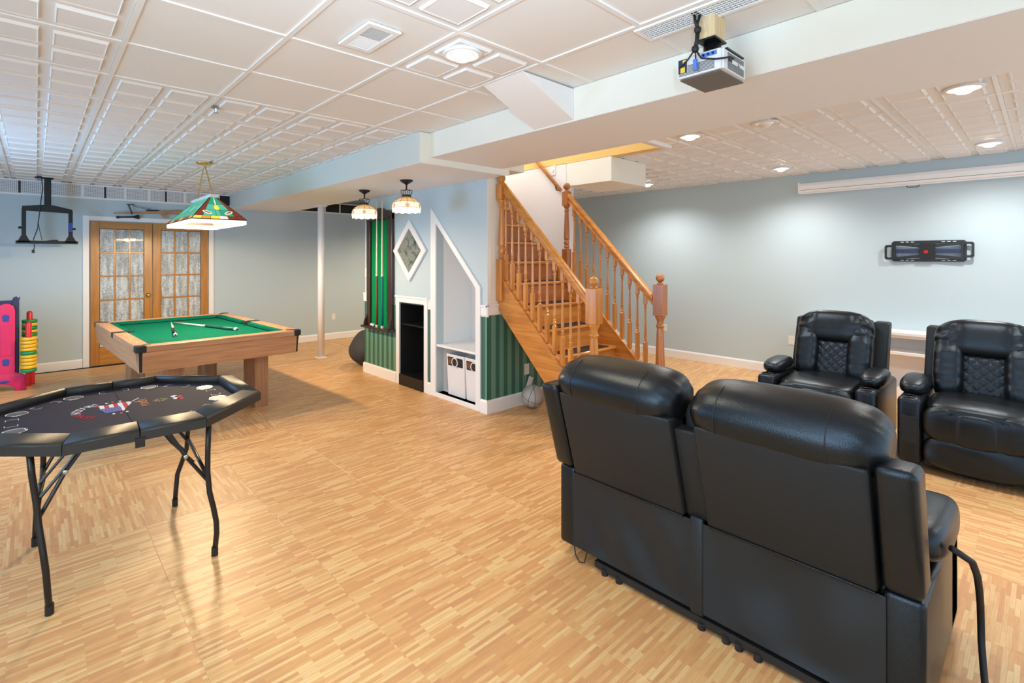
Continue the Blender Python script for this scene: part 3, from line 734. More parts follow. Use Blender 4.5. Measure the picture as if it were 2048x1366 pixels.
for (sy, sz) in ((1, 1), (1, -1), (-1, 1), (-1, -1)):
    P = [(0, 0), (sy*a*pa*.98, 0), (0, sz*b*pa*.98)]
    q = [(sy*a*pa*.5, sz*b*pa*.5)]
    MB().prism([(0, 0), (sy*a*pa*.49, -0), (sy*a*pa*.49, sz*b*pa*.49), (0, sz*b*pa*.49)], 0, -.012, -.006).obj('pane', 'bevel', dw)
    MB().prism([(sy*a*pa*.5, 0), (sy*a*pa*.98, 0), (sy*a*pa*.5, sz*b*pa*.48)], 0, -.011, -.005).obj('pane', 'bevel', dw)
    MB().prism([(0, sz*b*pa*.5), (sy*a*pa*.48, sz*b*pa*.5), (0, sz*b*pa*.98)], 0, -.011, -.005).obj('pane', 'bevel', dw)
MB().hexa([(-.016,.135,-.14),(-.006,.135,-.14),(-.006,-.11,.16),(-.016,-.11,.16),(-.016,.115,-.155),(-.006,.115,-.155),(-.006,-.13,.145),(-.016,-.13,.145)]).obj('came_bar', 'white', dw) if False else None
MB().box(-.014, -.005, -.004, .004, -b*pa, b*pa).box(-.014, -.005, -a*pa, a*pa, -.004, .004).obj('came_bar', 'chrome', dw)

# ------------------------------------------------------------ small round stained-glass ceiling lamps
def dome(x, y, label):
    t = thing('pendant_lamp', label, 'lamp', (x, y, 2.357), 0, None)
    MB().lathe([(.066, 0), (.066, -.010), (.050, -.022), (.022, -.038), (.010, -.048)], 20).obj('canopy', 'iron', t, smooth=True)
    MB().lathe([(.008, -.045), (.008, -.10)], 10).obj('stem', 'dkbrass', t, smooth=True)
    cg = MB()
    for k in range(8):
        a = 2*pi*k/8; c_, s_ = cos(a), sin(a)
        cg.tube([(.045*c_, .045*s_, -.155), (.062*c_, .062*s_, -.115), (.058*c_, .058*s_, -.100), (.045*c_, .045*s_, -.104), (.008*c_, .008*s_, -.098)], .0022, 5)
    cg.obj('crown', 'dkbrass', t)
    MB().lathe([(.044, -.172), (.047, -.165), (.047, -.152), (.044, -.150)], 20).obj('collar', 'dkbrass', t, smooth=True)
    prof = [(.044, -.172), (.082, -.186), (.112, -.205), (.131, -.226), (.143, -.252), (.147, -.285), (.143, -.318)]
    n = 12
    rows = ['g_cream', 'g_cream', 'g_yellow', 'g_pale', 'g_pale', 'g_cream2']
    P = lambda i, k: (prof[i][0]*cos(2*pi*k/n), prof[i][0]*sin(2*pi*k/n), prof[i][1])
    for i in range(6):
        for k in range(n):
            mt = rows[i] if i != 2 else 'g_cream'
            if i == 5:
                z = prof[6][1]
                mid = (prof[6][0]*cos(2*pi*(k+.5)/n)*.99, prof[6][0]*sin(2*pi*(k+.5)/n)*.99, z-.014)
                m = MB().add([P(5, k), P(5, k+1), P(6, k+1), mid, P(6, k)], [(0, 1, 2, 3, 4)])
            else: m = MB().add([P(i, k), P(i, k+1), P(i+1, k+1), P(i+1, k)], [(0, 1, 2, 3)])
            m.obj('glass_pane', mt, t)
    # pink diamonds
    for k in range(n):
        if k % 2: continue
        a0, a1 = 2*pi*(k-.33)/n, 2*pi*(k+.33)/n; am = 2*pi*k/n; r = .1485
        MB().add([(r*cos(a0), r*sin(a0), -.264), (r*cos(am)*.985, r*sin(am)*.985, -.238), (r*cos(a1), r*sin(a1), -.264), (r*cos(am), r*sin(am), -.292)], [(0, 1, 2, 3)]).obj('diamond_pane', 'g_pink', t)
    ld = MB()
    for k in range(n):
        ld.tube([P(i, k) for i in range(7 if k % 2 == 0 else 5)], .0016, 4)
    for i in (1, 3, 5): ld.tube([P(i, k) for k in range(n+1)], .0016, 4)
    ld.obj('came', 'lead', t)
    MB().puff((0, 0, -.265), (.035, .035, .045), 2, 5).obj('bulb', 'bulb', t, smooth=True)
    lamp('POINT', (x, y, 2.357-.275), 17, (1, .70, .36), .025)
    return t
dome(2.90, 5.30, 'left stained-glass dome lamp under the soffit, further away')
dome(2.845, 4.327, 'right stained-glass dome lamp under the soffit, in front of the diamond window')

# ------------------------------------------------------------ pool table lamp
pl = thing('billiard_lamp', 'long green and amber stained-glass lamp hanging on chains over the pool table', 'lamp', (1.40, 6.15, 0), 0)
hw, hl, zr, zt, tw, tl = .255, .62, 1.955, 2.20, .03, .36
cor = lambda w, l, z: [(-w,-l,z),(w,-l,z),(w,l,z),(-w,l,z)]
def band(m):
    o = cor(hw, hl, zr); 
    return m
bm2 = MB().add(cor(hw,hl,zr)+cor(hw,hl,zr-.046)+cor(hw-.006,hl-.006,zr-.046)+cor(hw-.006,hl-.006,zr), [(i,(i+1)%4,4+(i+1)%4,4+i) for i in range(4)]+[(4+i,4+(i+1)%4,8+(i+1)%4,8+i) for i in range(4)]+[(8+i,8+(i+1)%4,12+(i+1)%4,12+i) for i in range(4)])
bm2.obj('lower_band', 'lampshade_in', pl)
def face(A, B, C, D, cells, nm='glass_pane'):
    """quad with corners A,B (bottom) D,C (top); cells: (u0,u1,v0,v1,material)"""
    A, B, C, D = map(Vector, (A, B, C, D))
    def P(u, v): return (A*(1-u)+B*u)*(1-v) + (D*(1-u)+C*u)*v
    nrm = (B-A).cross(D-A).normalized()
    for poly, mt in cells:
        pts = [P(u, v) for u, v in poly]
        vs = [p for p in pts] + [p + nrm*.004 for p in pts]; n = len(pts)
        MB().add(vs, [tuple(reversed(range(n))), tuple(range(n, 2*n))] + [(i, (i+1) % n, n+(i+1) % n, n+i) for i in range(n)]).obj(nm, mt, pl)
def R(u0, u1, v0, v1): return [(u0, v0), (u1, v0), (u1, v1), (u0, v1)]
short = []
for k in range(6): short.append((R(k/6+.004, (k+1)/6-.004, .01, .13), ('g_yellow', 'g_amber', 'g_yellow', 'g_white', 'g_red', 'g_red')[k]))
short += [(R(.005, .16, .15, .99), 'g_red'), (R(.84, .995, .15, .99), 'g_red')]
short += [(R(.17, .44, .15, .40), 'g_green2'), (R(.56, .83, .15, .40), 'g_green'), (R(.17, .44, .42, .66), 'g_green2'), (R(.56, .83, .42, .66), 'g_green2'),
          (R(.17, .46, .68, .98), 'g_green'), (R(.54, .83, .68, .98), 'g_green'), (R(.45, .55, .15, .38), 'g_green2'), (R(.47, .53, .66, .98), 'g_white'),
          ([(.5+.09*cos(a), .52+.12*sin(a)) for a in [2*pi*i/12 for i in range(12)]], 'g_yellow')]
B0, T0 = cor(hw, hl, zr), cor(tw, tl, zt)
for i in (0, 2): face(B0[i], B0[(i+1) % 4], T0[(i+1) % 4], T0[i], short)
for i in (0, 2):
    A, B, C, D = map(Vector, (B0[i], B0[(i+1) % 4], T0[(i+1) % 4], T0[i])); nn = (B-A).cross(D-A).normalized()
    for u in (.24, .76):
        c0 = A*(1-u)+B*u; c0 = c0*.72 + (D*(1-u)+C*u)*.28 + nn*.006
        e1 = (B-A).normalized(); e2 = nn.cross(e1)
        sg = 1 if u < .5 else -1
        pts = [c0 + e1*(.045*cos(t)*cos(.5*sg)+.022*sin(t)*sin(.5*sg)) + e2*(-.045*cos(t)*sin(.5*sg)+.022*sin(t)*cos(.5*sg)) for t in [2*pi*k/14 for k in range(14)]]
        MB().add(pts, [tuple(range(14))]).obj('ball_pane', 'g_white', pl)
        pts = [c0 + nn*.002 + e1*(.032*cos(t)*cos(.5*sg)+.009*sin(t)*sin(.5*sg)) + e2*(-.032*cos(t)*sin(.5*sg)+.009*sin(t)*cos(.5*sg)) for t in [2*pi*k/14 for k in range(14)]]
        MB().add(pts, [tuple(range(14))]).obj('ball_stripe', 'g_red', pl)
lng = []
for k in range(8): lng.append((R(k/8+.003, (k+1)/8-.003, .01, .13), ('g_red', 'g_amber', 'g_red', 'g_red', 'g_amber', 'g_red', 'g_red', 'g_amber')[k]))
for k in range(6):
    for v0, v1, mt in ((.15, .42, 'g_green'), (.44, .70, 'g_green2' if k % 2 else 'g_green'), (.72, .98, 'g_green')):
        lng.append((R(k/6+.003, (k+1)/6-.003, v0, v1), mt))
for i in (1, 3): face(B0[i], B0[(i+1) % 4], T0[(i+1) % 4], T0[i], lng)
B1, T1 = cor(hw-.006, hl-.006, zr-.002), cor(tw-.004, tl-.004, zt-.004)
MB().add(B1+T1, [(i, (i+1) % 4, 4+(i+1) % 4, 4+i) for i in range(4)]).obj('lead_lattice', 'lead', pl)
ldm = MB()
for i in range(4): ldm.tube([B0[i], T0[i]], .006, 6); ldm.tube([B0[i], B0[(i+1) % 4]], .005, 6)
ldm.obj('came', 'lead', pl)
MB().box(-.045, .045, -tl-.06, tl+.06, zt-.005, zt+.028).obj('top_cap', 'plate', pl, bev=.006)
for y in (-.36, 0, .36): MB().puff((0, y, 2.03), (.032, .032, .045), 2, 5).obj('bulb', 'bulb', pl, smooth=True)
for sy in (-1, 1):
    cb = MB(); n = 22
    p0, p1 = Vector((0, sy*.02, H-.03)), Vector((0, sy*.34, zt+.03))
    for k in range(n):
        c_ = p0.lerp(p1, (k+.5)/n); L = (p1-p0).length/n*.75
        d = (p1-p0).normalized(); sd = Vector((1, 0, 0)) if k % 2 else d.cross(Vector((1, 0, 0)))
        cb.tube([c_ + d*L*cos(t) + sd*.0075*sin(t) for t in [2*pi*q/8 for q in range(9)]], .0022, 5, cap=False)
    cb.tube([p0.lerp(p1, k/12) + Vector((.006*sin(k*2), .004*cos(k*2), 0)) for k in range(13)], .0022, 5)
    cb.obj('chain', 'brass', pl)
MB().lathe([(.085, -.004), (.085, -.012), (.06, -.024), (.015, -.03)], 24, (0, 0, H)).obj('canopy', 'brass', pl, smooth=True)
for y in (5.75, 6.15, 6.55): lamp('POINT', (1.40, y, 1.945), 44, (1, .74, .44), .05)

# ------------------------------------------------------------ pool table
PT = thing('pool_table', 'oak laminate pool table with green felt and black corner pockets', 'pool table', (1.335, 6.42, 0), radians(3.0))
w2, l2, zt_ = .745, 1.175, .79
MB().box(-w2+.12, w2-.12, -l2+.12, l2-.12, .70, .745).obj('playing_bed', 'felt', PT)
def railp(x0, x1, y0, y1, name='top_rail', mt='lam'):
    return MB().box(x0, x1, y0, y1, .735, zt_).obj(name, mt, PT, bev=.008)
railp(-w2+.07, w2-.07, -l2, -l2+.125); railp(-w2+.07, w2-.07, l2-.125, l2)
for s in (-1, 1):
    for (y0, y1) in ((-l2+.07, -.055), (.055, l2-.07)):
        railp(min(s*w2, s*(w2-.125)), max(s*w2, s*(w2-.125)), y0, y1, mt='lam_y')
        xi, xo = s*(w2-.17), s*(w2-.125)
        MB().hexa([(min(xi,xo),y0+.07,.755),(max(xi,xo),y0+.07,.755),(max(xi,xo),y1-.03,.755),(min(xi,xo),y1-.03,.755),(min(xi,xo),y0+.07,.784),(max(xi,xo),y0+.07,.788),(max(xi,xo),y1-.03,.788),(min(xi,xo),y1-.03,.784)]).obj('cushion', 'felt', PT)
    yi, yo = s*(l2-.17), s*(l2-.125)
    MB().box(-w2+.19, w2-.19, min(yi, yo), max(yi, yo), .755, .787).obj('cushion', 'felt', PT)
    # diamonds on the long rails
    for y in (-.88, -.6, -.32, .32, .6, .88): MB().lathe([(.008, zt_), (.008, zt_+.0012)], 8, (s*(w2-.06), y, 0)).obj('sight', 'plate', PT)
    for x in (-.36, 0, .36): MB().lathe([(.008, zt_), (.008, zt_+.0012)], 8, (x, s*(l2-.06), 0)).obj('sight', 'plate', PT)
    MB().lathe([(.055, zt_-.03), (.055, zt_-.001)], 16, (s*(w2-.14), 0, 0)).obj('side_pocket', 'black_m', PT)
    MB().box(min(s*w2, s*(w2-.13)), max(s*w2, s*(w2-.13)), -.055, .055, .74, zt_+.003).obj('pocket_casting', 'black', PT, bev=.006)
    for sy in (-1, 1):
        cx_, cy_ = s*(w2-.135), sy*(l2-.135)
        MB().lathe([(.062, zt_-.04), (.062, zt_-.006)], 16, (cx_, cy_, 0)).obj('pocket', 'black_m', PT)
        ang = [(.085, 0), (.10, 0)]
        X0, Y0 = s*(w2+.006), sy*(l2+.006)
        P = [(X0, Y0 - sy*.085), (X0, Y0-sy*.03), (X0-s*.03, Y0), (X0-s*.085, Y0), (X0-s*.085, Y0-sy*.05), (X0-s*.14, Y0-sy*.11), (X0-s*.11, Y0-sy*.14), (X0-s*.05, Y0-sy*.085)]
        MB().prism(P, 2, .735, zt_+.006).obj('corner_casting', 'black', PT, bev=.008)
# tapered apron panels
tp = .035
for s in (-1, 1):
    MB().hexa([(-w2+.05,s*(l2-tp)-.009,.555),(w2-.05,s*(l2-tp)-.009,.555),(w2-.05,s*(l2-tp)+.009,.555),(-w2+.05,s*(l2-tp)+.009,.555),
               (-w2+.05,s*(l2-.012)-.009,.735),(w2-.05,s*(l2-.012)-.009,.735),(w2-.05,s*(l2-.012)+.009,.735),(-w2+.05,s*(l2-.012)+.009,.735)]).obj('apron', 'lam', PT)
    MB().hexa([(s*(w2-tp)-.009,-l2+.05,.555),(s*(w2-tp)+.009,-l2+.05,.555),(s*(w2-tp)+.009,l2-.05,.555),(s*(w2-tp)-.009,l2-.05,.555),
               (s*(w2-.012)-.009,-l2+.05,.735),(s*(w2-.012)+.009,-l2+.05,.735),(s*(w2-.012)+.009,l2-.05,.735),(s*(w2-.012)-.009,l2-.05,.735)]).obj('apron', 'lam_y', PT)
    for sy in (-1, 1):
        x, y = s*(w2-.05), sy*(l2-.05)
        MB().hexa([(x-.02,y-.02,.56),(x+.02,y-.02,.56),(x+.02,y+.02,.56),(x-.02,y+.02,.56),(x-.025,y-.025,.735),(x+.025,y-.025,.735),(x+.025,y+.025,.735),(x-.025,y+.025,.735)]).obj('corner_post', 'black_m', PT)
        MB().box(min(s*(w2-tp-.014), s*(w2-tp+.012)), max(s*(w2-tp-.014), s*(w2-tp+.012)), min(sy*(l2-.052), sy*(l2-.045)), max(sy*(l2-.052), sy*(l2-.045)), .553, .733).obj('edge_strip', 'cue', PT)
MB().box(-w2+.06, w2-.06, -l2+.06, l2-.06, .60, .70).obj('underframe', 'lam', PT)
for s in (-1, 1):
    for sy in (-1, 1):
        MB().box(s*.395-.07, s*.395+.07, sy*.83-.16, sy*.83+.16, 0, .60).obj('leg', 'lam_z', PT, bev=.003)
def table_cue(tipx, tipy, bx_, by_, butt, L, label):
    d = Vector((bx_-tipx, by_-tipy, 0)); 
    z = .745
    t = thing('billiard_cue', label, 'cue', (tipx, tipy, z), 0, 'cues lying on the pool table')
    u = d.normalized(); D = d.length
    P = lambda s_, r: (u.x*D*s_, u.y*D*s_, r+.001)
    MB().tube([P(0, .0075), P(.5, .0125)], .01, 10, rs=[.0075, .0125]).obj('shaft', 'cue', t, smooth=True)
    MB().tube([P(.5, .0135), P(.53, .0138)], .0137, 10).obj('collar', 'plate', t, smooth=True)
    MB().tube([P(.53, .0138), P(.97, .0185)], .01, 10, rs=[.0138, .0185]).obj('butt', butt, t, smooth=True)
    MB().tube([P(.97, .0185), P(1.0, .019)], .019, 10).obj('butt_cap', 'plate', t, smooth=True)
    MB().tube([P(.999, .019), P(1.004, .019)], .009, 10).obj('bumper', 'black_m', t)
table_cue(1.277, 7.27, 1.087, 5.963, 'black', 1.3, 'left cue on the pool table, butt end towards the camera')
table_cue(1.30, 7.22, 1.692, 5.994, 'dkgreen', 1.3, 'right cue on the pool table, with a dark green butt')

# ------------------------------------------------------------ folding poker table
PK = thing('poker_table', 'folding octagonal poker table with navy cloth and padded black rail', 'card table', (.352, 3.27, 0))
PK.scale = (.934, .934, 1.057)
PL_ = lambda x, y, z: ((x-.352)/.934, (y-3.27)/.934, z/1.057)
OUT = [(.29, -.62), (.67, -.285), (.67, .285), (.275, .62), (-.275, .62), (-.67, .285), (-.67, -.285), (-.29, -.62)]
def inset(P, d):
    n = len(P); R_ = []
    for i in range(n):
        a, b, c_ = Vector(P[i-1]), Vector(P[i]), Vector(P[(i+1) % n])
        e1, e2 = (b-a).normalized(), (c_-b).normalized()
        n1, n2 = Vector((-e1.y, e1.x)), Vector((-e2.y, e2.x))
        m = (n1+n2).normalized(); R_.append(b + m*(d/max(.3, m.dot(n1))))
    return [(p.x, p.y) for p in R_]
prof = [(0, .706), (0, .744), (.004, .751), (.013, .755), (.094, .7690), (.106, .763), (.112, .750), (.112, .715)]
rings = [(inset(OUT, d), z) for d, z in prof]
ZF = .728
for k in range(8):
    i0, i1 = k, (k+1) % 8
    segs = [(0, 1)]
    if k in (3, 7): segs = [(0, .495), (.505, 1)]
    for t0, t1 in segs:
        m = MB(); vs = []
        for P, z in rings:
            for t in (t0, t1):
                a, b = Vector(P[i0]), Vector(P[i1]); ln = (b-a).length; g = .0015/ln
                tt = min(max(t, g), 1-g); p = a.lerp(b, tt); vs.append((p.x, p.y, z))
        n = len(rings)
        m.add(vs, [(2*q, 2*q+1, 2*q+3, 2*q+2) for q in range(n-1)] + [(2*n-2, 2*n-1, 1, 0)] + [tuple(range(0, 2*n, 2)), tuple(range(2*n-1, 0, -2))])
        o = m.obj('padded_rail', 'rail_pad', PK)
        for j, pg in enumerate(o.data.polygons): pg.use_smooth = j < n-1 and j not in (0,)
inn = inset(OUT, .111)
for s in (-1, 1):
    half = [p for p in inn if p[0]*s > 0]
    ys = (-.62+.111, .62-.111)
    P = sorted(half, key=lambda p: p[1])
    poly = [(s*.0012, ys[0]+.0)] + P + [(s*.0012, ys[1]-.0)]
    MB().prism(poly, 2, .70, ZF).obj('cloth_panel', 'navy', PK)
cups = [(-.205, .415), (.185, .41), (.455, .15), (.455, -.17), (-.455, .215), (-.455, -.15), (.19, -.43), (-.20, -.43)]
for x, y in cups:
    MB().lathe([(.0415, ZF-.05), (.042, ZF+.001), (.050, ZF+.0035), (.050, ZF+.0005)], 22, (x, y, 0), cap=False).obj('cup_holder', 'chrome', PK, smooth=True)
    MB().lathe([(.041, ZF+.0006), (.04, ZF+.0007)], 22, (x, y, 0)).obj('cup_floor', 'proj_b', PK)
pm = MB(); zp = ZF+.0009
def stroke(m, pts, w=.005, z=zp):
    for a, b in zip(pts, pts[1:]):
        a, b = Vector((a[0], a[1])), Vector((b[0], b[1])); d = (b-a).normalized(); q = Vector((-d.y, d.x))*w/2
        m.add([(a.x-q.x, a.y-q.y, z), (b.x-q.x, b.y-q.y, z), (b.x+q.x, b.y+q.y, z), (a.x+q.x, a.y+q.y, z)], [(0, 1, 2, 3)])
def brk(cx, cy, a, w=.075, h=.05):
    c_, s_ = cos(a), sin(a)
    T_ = lambda p: (cx + p[0]*c_ - p[1]*s_, cy + p[0]*s_ + p[1]*c_)
    for s in (-1, 1):
        pm = MB(); stroke(pm, [T_((s*(w-.03), -h/2)), T_((s*w, -h/2)), T_((s*w, h/2)), T_((s*(w-.03), h/2))], .004)
        pm.obj('card_mark', 'w_print', PK)
for cx, cy, a in ((.0, .44, 0), (.33, .33, -.75), (.47, 0, pi/2), (.33, -.33, .75), (.0, -.45, 0), (-.33, -.33, -.75), (-.47, .03, pi/2), (-.33, .33, .75)): brk(cx, cy, a)
def text(s_, size, loc, rz, matn, name='lettering', parent=PK, rx=0):
    cu = bpy.data.curves.new(name, 'FONT'); cu.body = s_; cu.size = size; cu.align_x = 'CENTER'; cu.align_y = 'CENTER'; cu.extrude = .0003
    tmp = bpy.data.objects.new('tmp', cu); COL.objects.link(tmp)
    dg = bpy.context.evaluated_depsgraph_get(); me = bpy.data.meshes.new_from_object(tmp.evaluated_get(dg))
    bpy.data.objects.remove(tmp); me.materials.clear(); me.materials.append(M[matn])
    o = bpy.data.objects.new(name, me); COL.objects.link(o); o.parent = parent; o.location = loc; o.rotation_euler = (rx, 0, rz); return o
# arched words left of the flag: tops face -X
R0 = .155; cxf, cyf = -.055, .0
def arc_text(s_, a0, a1, matn):
    n = len(s_)
    for i, ch in enumerate(s_):
        a = a0 + (a1-a0)*(i+.5)/n
        o = text(ch, .062, (cxf - R0*cos(a), cyf + R0*sin(a), ZF+.0012), pi/2 - a, matn, 'letter')
arc_text('TEXAS', -1.05, -.02, 'r_print'); arc_text("HOLD'EM", .02, 1.15, 'w_print')
text('POKER', .058, (.105, .02, ZF+.0012), pi/2, 'o_print', 'word')
# state-shaped flag print
fm = {'r_print': MB(), 'w_print': MB(), 'b_print': MB()}
shape = [(-.13, .13), (-.06, .10), (-.05, .065), (.0, .10), (.05, .115), (.085, .11), (.10, .13), (.095, .06), (.055, -.0), (.03, -.085), (.0, -.105), (-.04, -.10), (-.055, -.03), (-.07, .03)]
fz = zp
def clip(poly, x0, x1):
    def cl(P, f):
        o = []
        for a, b in zip(P, P[1:]+P[:1]):
            fa, fb = f(a), f(b)
            if fa >= 0: o.append(a)
            if (fa >= 0) != (fb >= 0): t = fa/(fa-fb); o.append((a[0]+(b[0]-a[0])*t, a[1]+(b[1]-a[1])*t))
        return o
    return cl(cl(poly, lambda p: p[0]-x0), lambda p: x1-p[0])
star = []
sc = lambda p: (p[0]*1.0-.005, p[1]*1.0+.01)
main = [(-.075, .10), (-.02, .085), (.045, .105), (.10, .085), (.06, -.02), (.035, -.10), (-.045, -.10)]
for i in range(9):
    x0 = -.085 + i*.0215
    q = clip(main, x0, x0+.0215)
    if len(q) > 2: fm['r_print' if i % 2 == 0 else 'w_print'].add([(*sc(p), fz) for p in q], [tuple(range(len(q)))])
canton = clip(main, -.09, .028); canton = [(p[0], min(p[1], .012)) for p in canton]
fm['b_print'].add([(*sc(p), fz+.0004) for p in canton], [tuple(range(len(canton)))])
for i in range(6):
    for j in range(6):
        x, y = sc((-.052+i*.0135+(j % 2)*.006, -.088+j*.0175)); fm['w_print'].add([(x-.003, y, fz+.0008), (x, y-.003, fz+.0008), (x+.003, y, fz+.0008), (x, y+.003, fz+.0008)], [(0, 1, 2, 3)])
for (x, y, l, mt) in ((-.03, .14, .012, 'w_print'), (.0, .15, .02, 'r_print'), (.035, .145, .012, 'w_print'), (-.02, -.125, .012, 'w_print'), (.012, -.135, .02, 'r_print'), (.04, -.125, .012, 'w_print')):
    fm[mt].add([(x-.006, y-l, fz), (x+.006, y-l, fz), (x+.006, y+l, fz), (x-.006, y+l, fz)], [(0, 1, 2, 3)])
for a, b in (((.09, .10), (.13, .155)), ((-.075, .10), (-.12, .125)), ((.095, .07), (.14, .055))): stroke(fm['w_print'], [a, b], .008, fz)
for k, m in fm.items():
    o = m.obj('flag_print', k, PK)
    o.location = (-.035, .0, 0)
gm = MB()
for k in range(10):
    a = 2*pi*k/10; stroke(gm, [(.185+.016*cos(a), .02+.016*sin(a)), (.185+.04*cos(a), .02+.04*sin(a))], .005)
    stroke(gm, [(.185+.022*cos(a), .02+.022*sin(a)), (.185+.022*cos(a+.63), .02+.022*sin(a+.63))], .006)
gm.obj('crest_print', 'gold_print', PK)
for k, (x, y, mt) in enumerate(((.265, .055, 'w_print'), (.285, .035, 'r_print'), (.268, .0, 'w_print'), (.285, -.02, 'r_print'))):
    MB().add([(x+.020*cos(t), y+.026*sin(t), zp) for t in [2*pi*i/14 for i in range(14)]], [tuple(range(14))]).obj('chip_print', mt, PK)
MB().box(-.36, .36, -.40, .40, .688, .70).obj('underside_board', 'black_m', PK)
# legs: two pairs of bent tubes with crossbar and folding struts
LEG = {(-1, -1): [(-.020, 2.93, .73), (-.012, 2.93, .62), (.002, 2.93, .50), (.010, 2.92, .40), (.024, 2.89, .29), (.034, 2.88, .20), (.040, 2.89, .10), (.046, 2.90, .02)],
       (1, -1): [(.684, 2.91, .73), (.678, 2.91, .55), (.677, 2.91, .45), (.684, 2.90, .34), (.700, 2.89, .26), (.714, 2.89, .18), (.716, 2.89, .12), (.709, 2.90, .02)],
       (1, 1): [(.722, 3.62, .73), (.728, 3.62, .55), (.728, 3.62, .45), (.724, 3.63, .35), (.700, 3.65, .26), (.678, 3.66, .19), (.668, 3.65, .10), (.661, 3.64, .02)],
       (-1, 1): [(.030, 3.62, .73), (.032, 3.62, .55), (.032, 3.62, .45), (.028, 3.63, .35), (.012, 3.65, .26), (.004, 3.66, .19), (.0, 3.65, .10), (-.002, 3.64, .02)]}
for (s, sy), P in LEG.items():
    lg = MB().tube([PL_(*p) for p in P], .0145, 10).obj('leg', 'black', PK, smooth=True)
    q = P[-1]; MB().tube([PL_(q[0], q[1], .045), PL_(q[0], q[1], 0)], .0175, 10).obj('rubber_foot', 'black_m', lg)
for s in (-1, 1):
    a, b = LEG[(s, -1)][2], LEG[(s, 1)][2]
    za = .42
    MB().tube([PL_(a[0], a[1], za), PL_(b[0], b[1], za)], .011, 8).obj('crossbar', 'black', PK, smooth=True)
    for p in (a, b):
        y = p[1]+(.012 if p is a else -.012)
        m1 = (p[0]-s*.10, y, .55 if s > 0 else .60)
        br_ = MB().tube([PL_(p[0], y, .40), PL_(*m1)], .0095, 8).tube([PL_(m1[0], m1[1], m1[2]), PL_(p[0]-s*.20, y+(.03 if p is a else -.03), .735)], .0095, 8).obj('folding_brace', 'black', PK)
        MB().puff(PL_(m1[0], m1[1]-.012, m1[2]), (.012, .006, .012), 2, 4).obj('rivet', 'chrome', br_, smooth=True)
    for yy in (3.17, 3.37):
        MB().tube([PL_(a[0]-s*.01, yy, .42), PL_(a[0]-s*.12, yy, .56), PL_(a[0]-s*.23, yy, .735)], .008, 6).obj('folding_strut', 'black', PK)
MB().box(-.02, .02, -.628, -.618, .68, .72).obj('hinge_latch', 'black', PK)

# ------------------------------------------------------------ leather reclining loveseat, seen from behind
def crease(w, u, amp, freq, ph=0):
    return amp*sin(freq*u+ph)
LS = thing('loveseat', 'black leather reclining loveseat with its back to the camera', 'sofa', (2.10, .985, 0))
hw_ = .735
lean = lambda z: -.30*(z-.45)              # x offset of the back with height
def slab(y0, y1, z0, z1, x0, x1, name, mt, bev=.02, lift=0, seg=3, par=None):
    P = [(x0+lean(z0), y0, z0), (x1+lean(z0), y0, z0), (x1+lean(z0), y1, z0), (x0+lean(z0), y1, z0),
         (x0+lean(z1), y0, z1), (x1+lean(z1), y0, z1), (x1+lean(z1), y1, z1), (x0+lean(z1), y1, z1)]
    return MB().hexa(P).obj(name, mt, par or LS, bev=bev, smooth=True, seg=seg)
# lower rear panel with soft sag folds
def softpanel(y0, y1, z0, z1, x, name, seed):
    n, m_ = 26, 14; vs = []; fs = []
    rnd = random.Random(seed); W_ = [(rnd.uniform(4, 16), rnd.uniform(-6, 6), rnd.uniform(0, 6), rnd.uniform(.006, .012)) for _ in range(4)]
    for j in range(m_+1):
        for i in range(n+1):
            u, v = i/n, j/m_
            y = y0+(y1-y0)*u; z = z0+(z1-z0)*v
            env = sin(pi*u)**.6*sin(pi*min(1, v*1.0))**.5 if 0 < v < 1 else 0
            d = sum(a*sin(f*u + g*v + p) for f, g, p, a in W_)*env*.8
            vs.append((x + d + .012*env, y, z))
    for j in range(m_):
        for i in range(n): a = j*(n+1)+i; fs.append((a, a+1, a+n+2, a+n+1))
    return MB().add(vs, fs).obj(name, 'leather_w', LS, smooth=True)
softpanel(.02, hw_-.09, .072, .452, .0, 'rear_skirt', 3)
softpanel(-hw_+.10, -.03, .072, .452, .0, 'rear_skirt', 8)
MB().box(-.006, .02, -.032, .022, .06, .47).obj('rear_center_strip', 'leather_w', LS, bev=.006, smooth=True)
MB().box(.05, .12, -hw_+.09, hw_-.09, .07, .45).obj('rear_frame', 'leather_m', LS)
for s, y0, y1 in ((1, hw_-.10, hw_), (-1, -hw_, -hw_+.11)):
    MB().box(0, .82, y0, y1, .06, .475).obj('arm_base', 'leather', LS, bev=.018, smooth=True, seg=3)
    slab(y0+.0, y1+(.012 if s > 0 else 0), .48, .925, -.01, .13, 'back_wing', 'leather', .025)
    MB().puff((.46, s*(hw_-.055), .555), (.27, .085, .075), 3.2, 10, rotY(.05), lambda u, w: w + Vector((0, 0, .004*sin(26*w.x)*(1-abs(u.z))))).obj('arm_pad', 'leather', LS, smooth=True)
    MB().box(.62, .85, min(y0, y1), max(y0, y1), .06, .50).obj('arm_front', 'leather', LS, bev=.03, smooth=True, seg=3)
# back panels
PB = ((.045, .625), (-.615, -.055))
for y0, y1 in PB:
    slab(y0, y1, .458, .90, -.012, .11, 'back_panel', 'leather_m', .012)
    slab(y0+.004, y1-.004, .452, .462, -.016, .0, 'panel_welt', 'leather', .003)
slab(-.055, .045, .46, .86, .015, .10, 'center_panel', 'leather_m', .01)
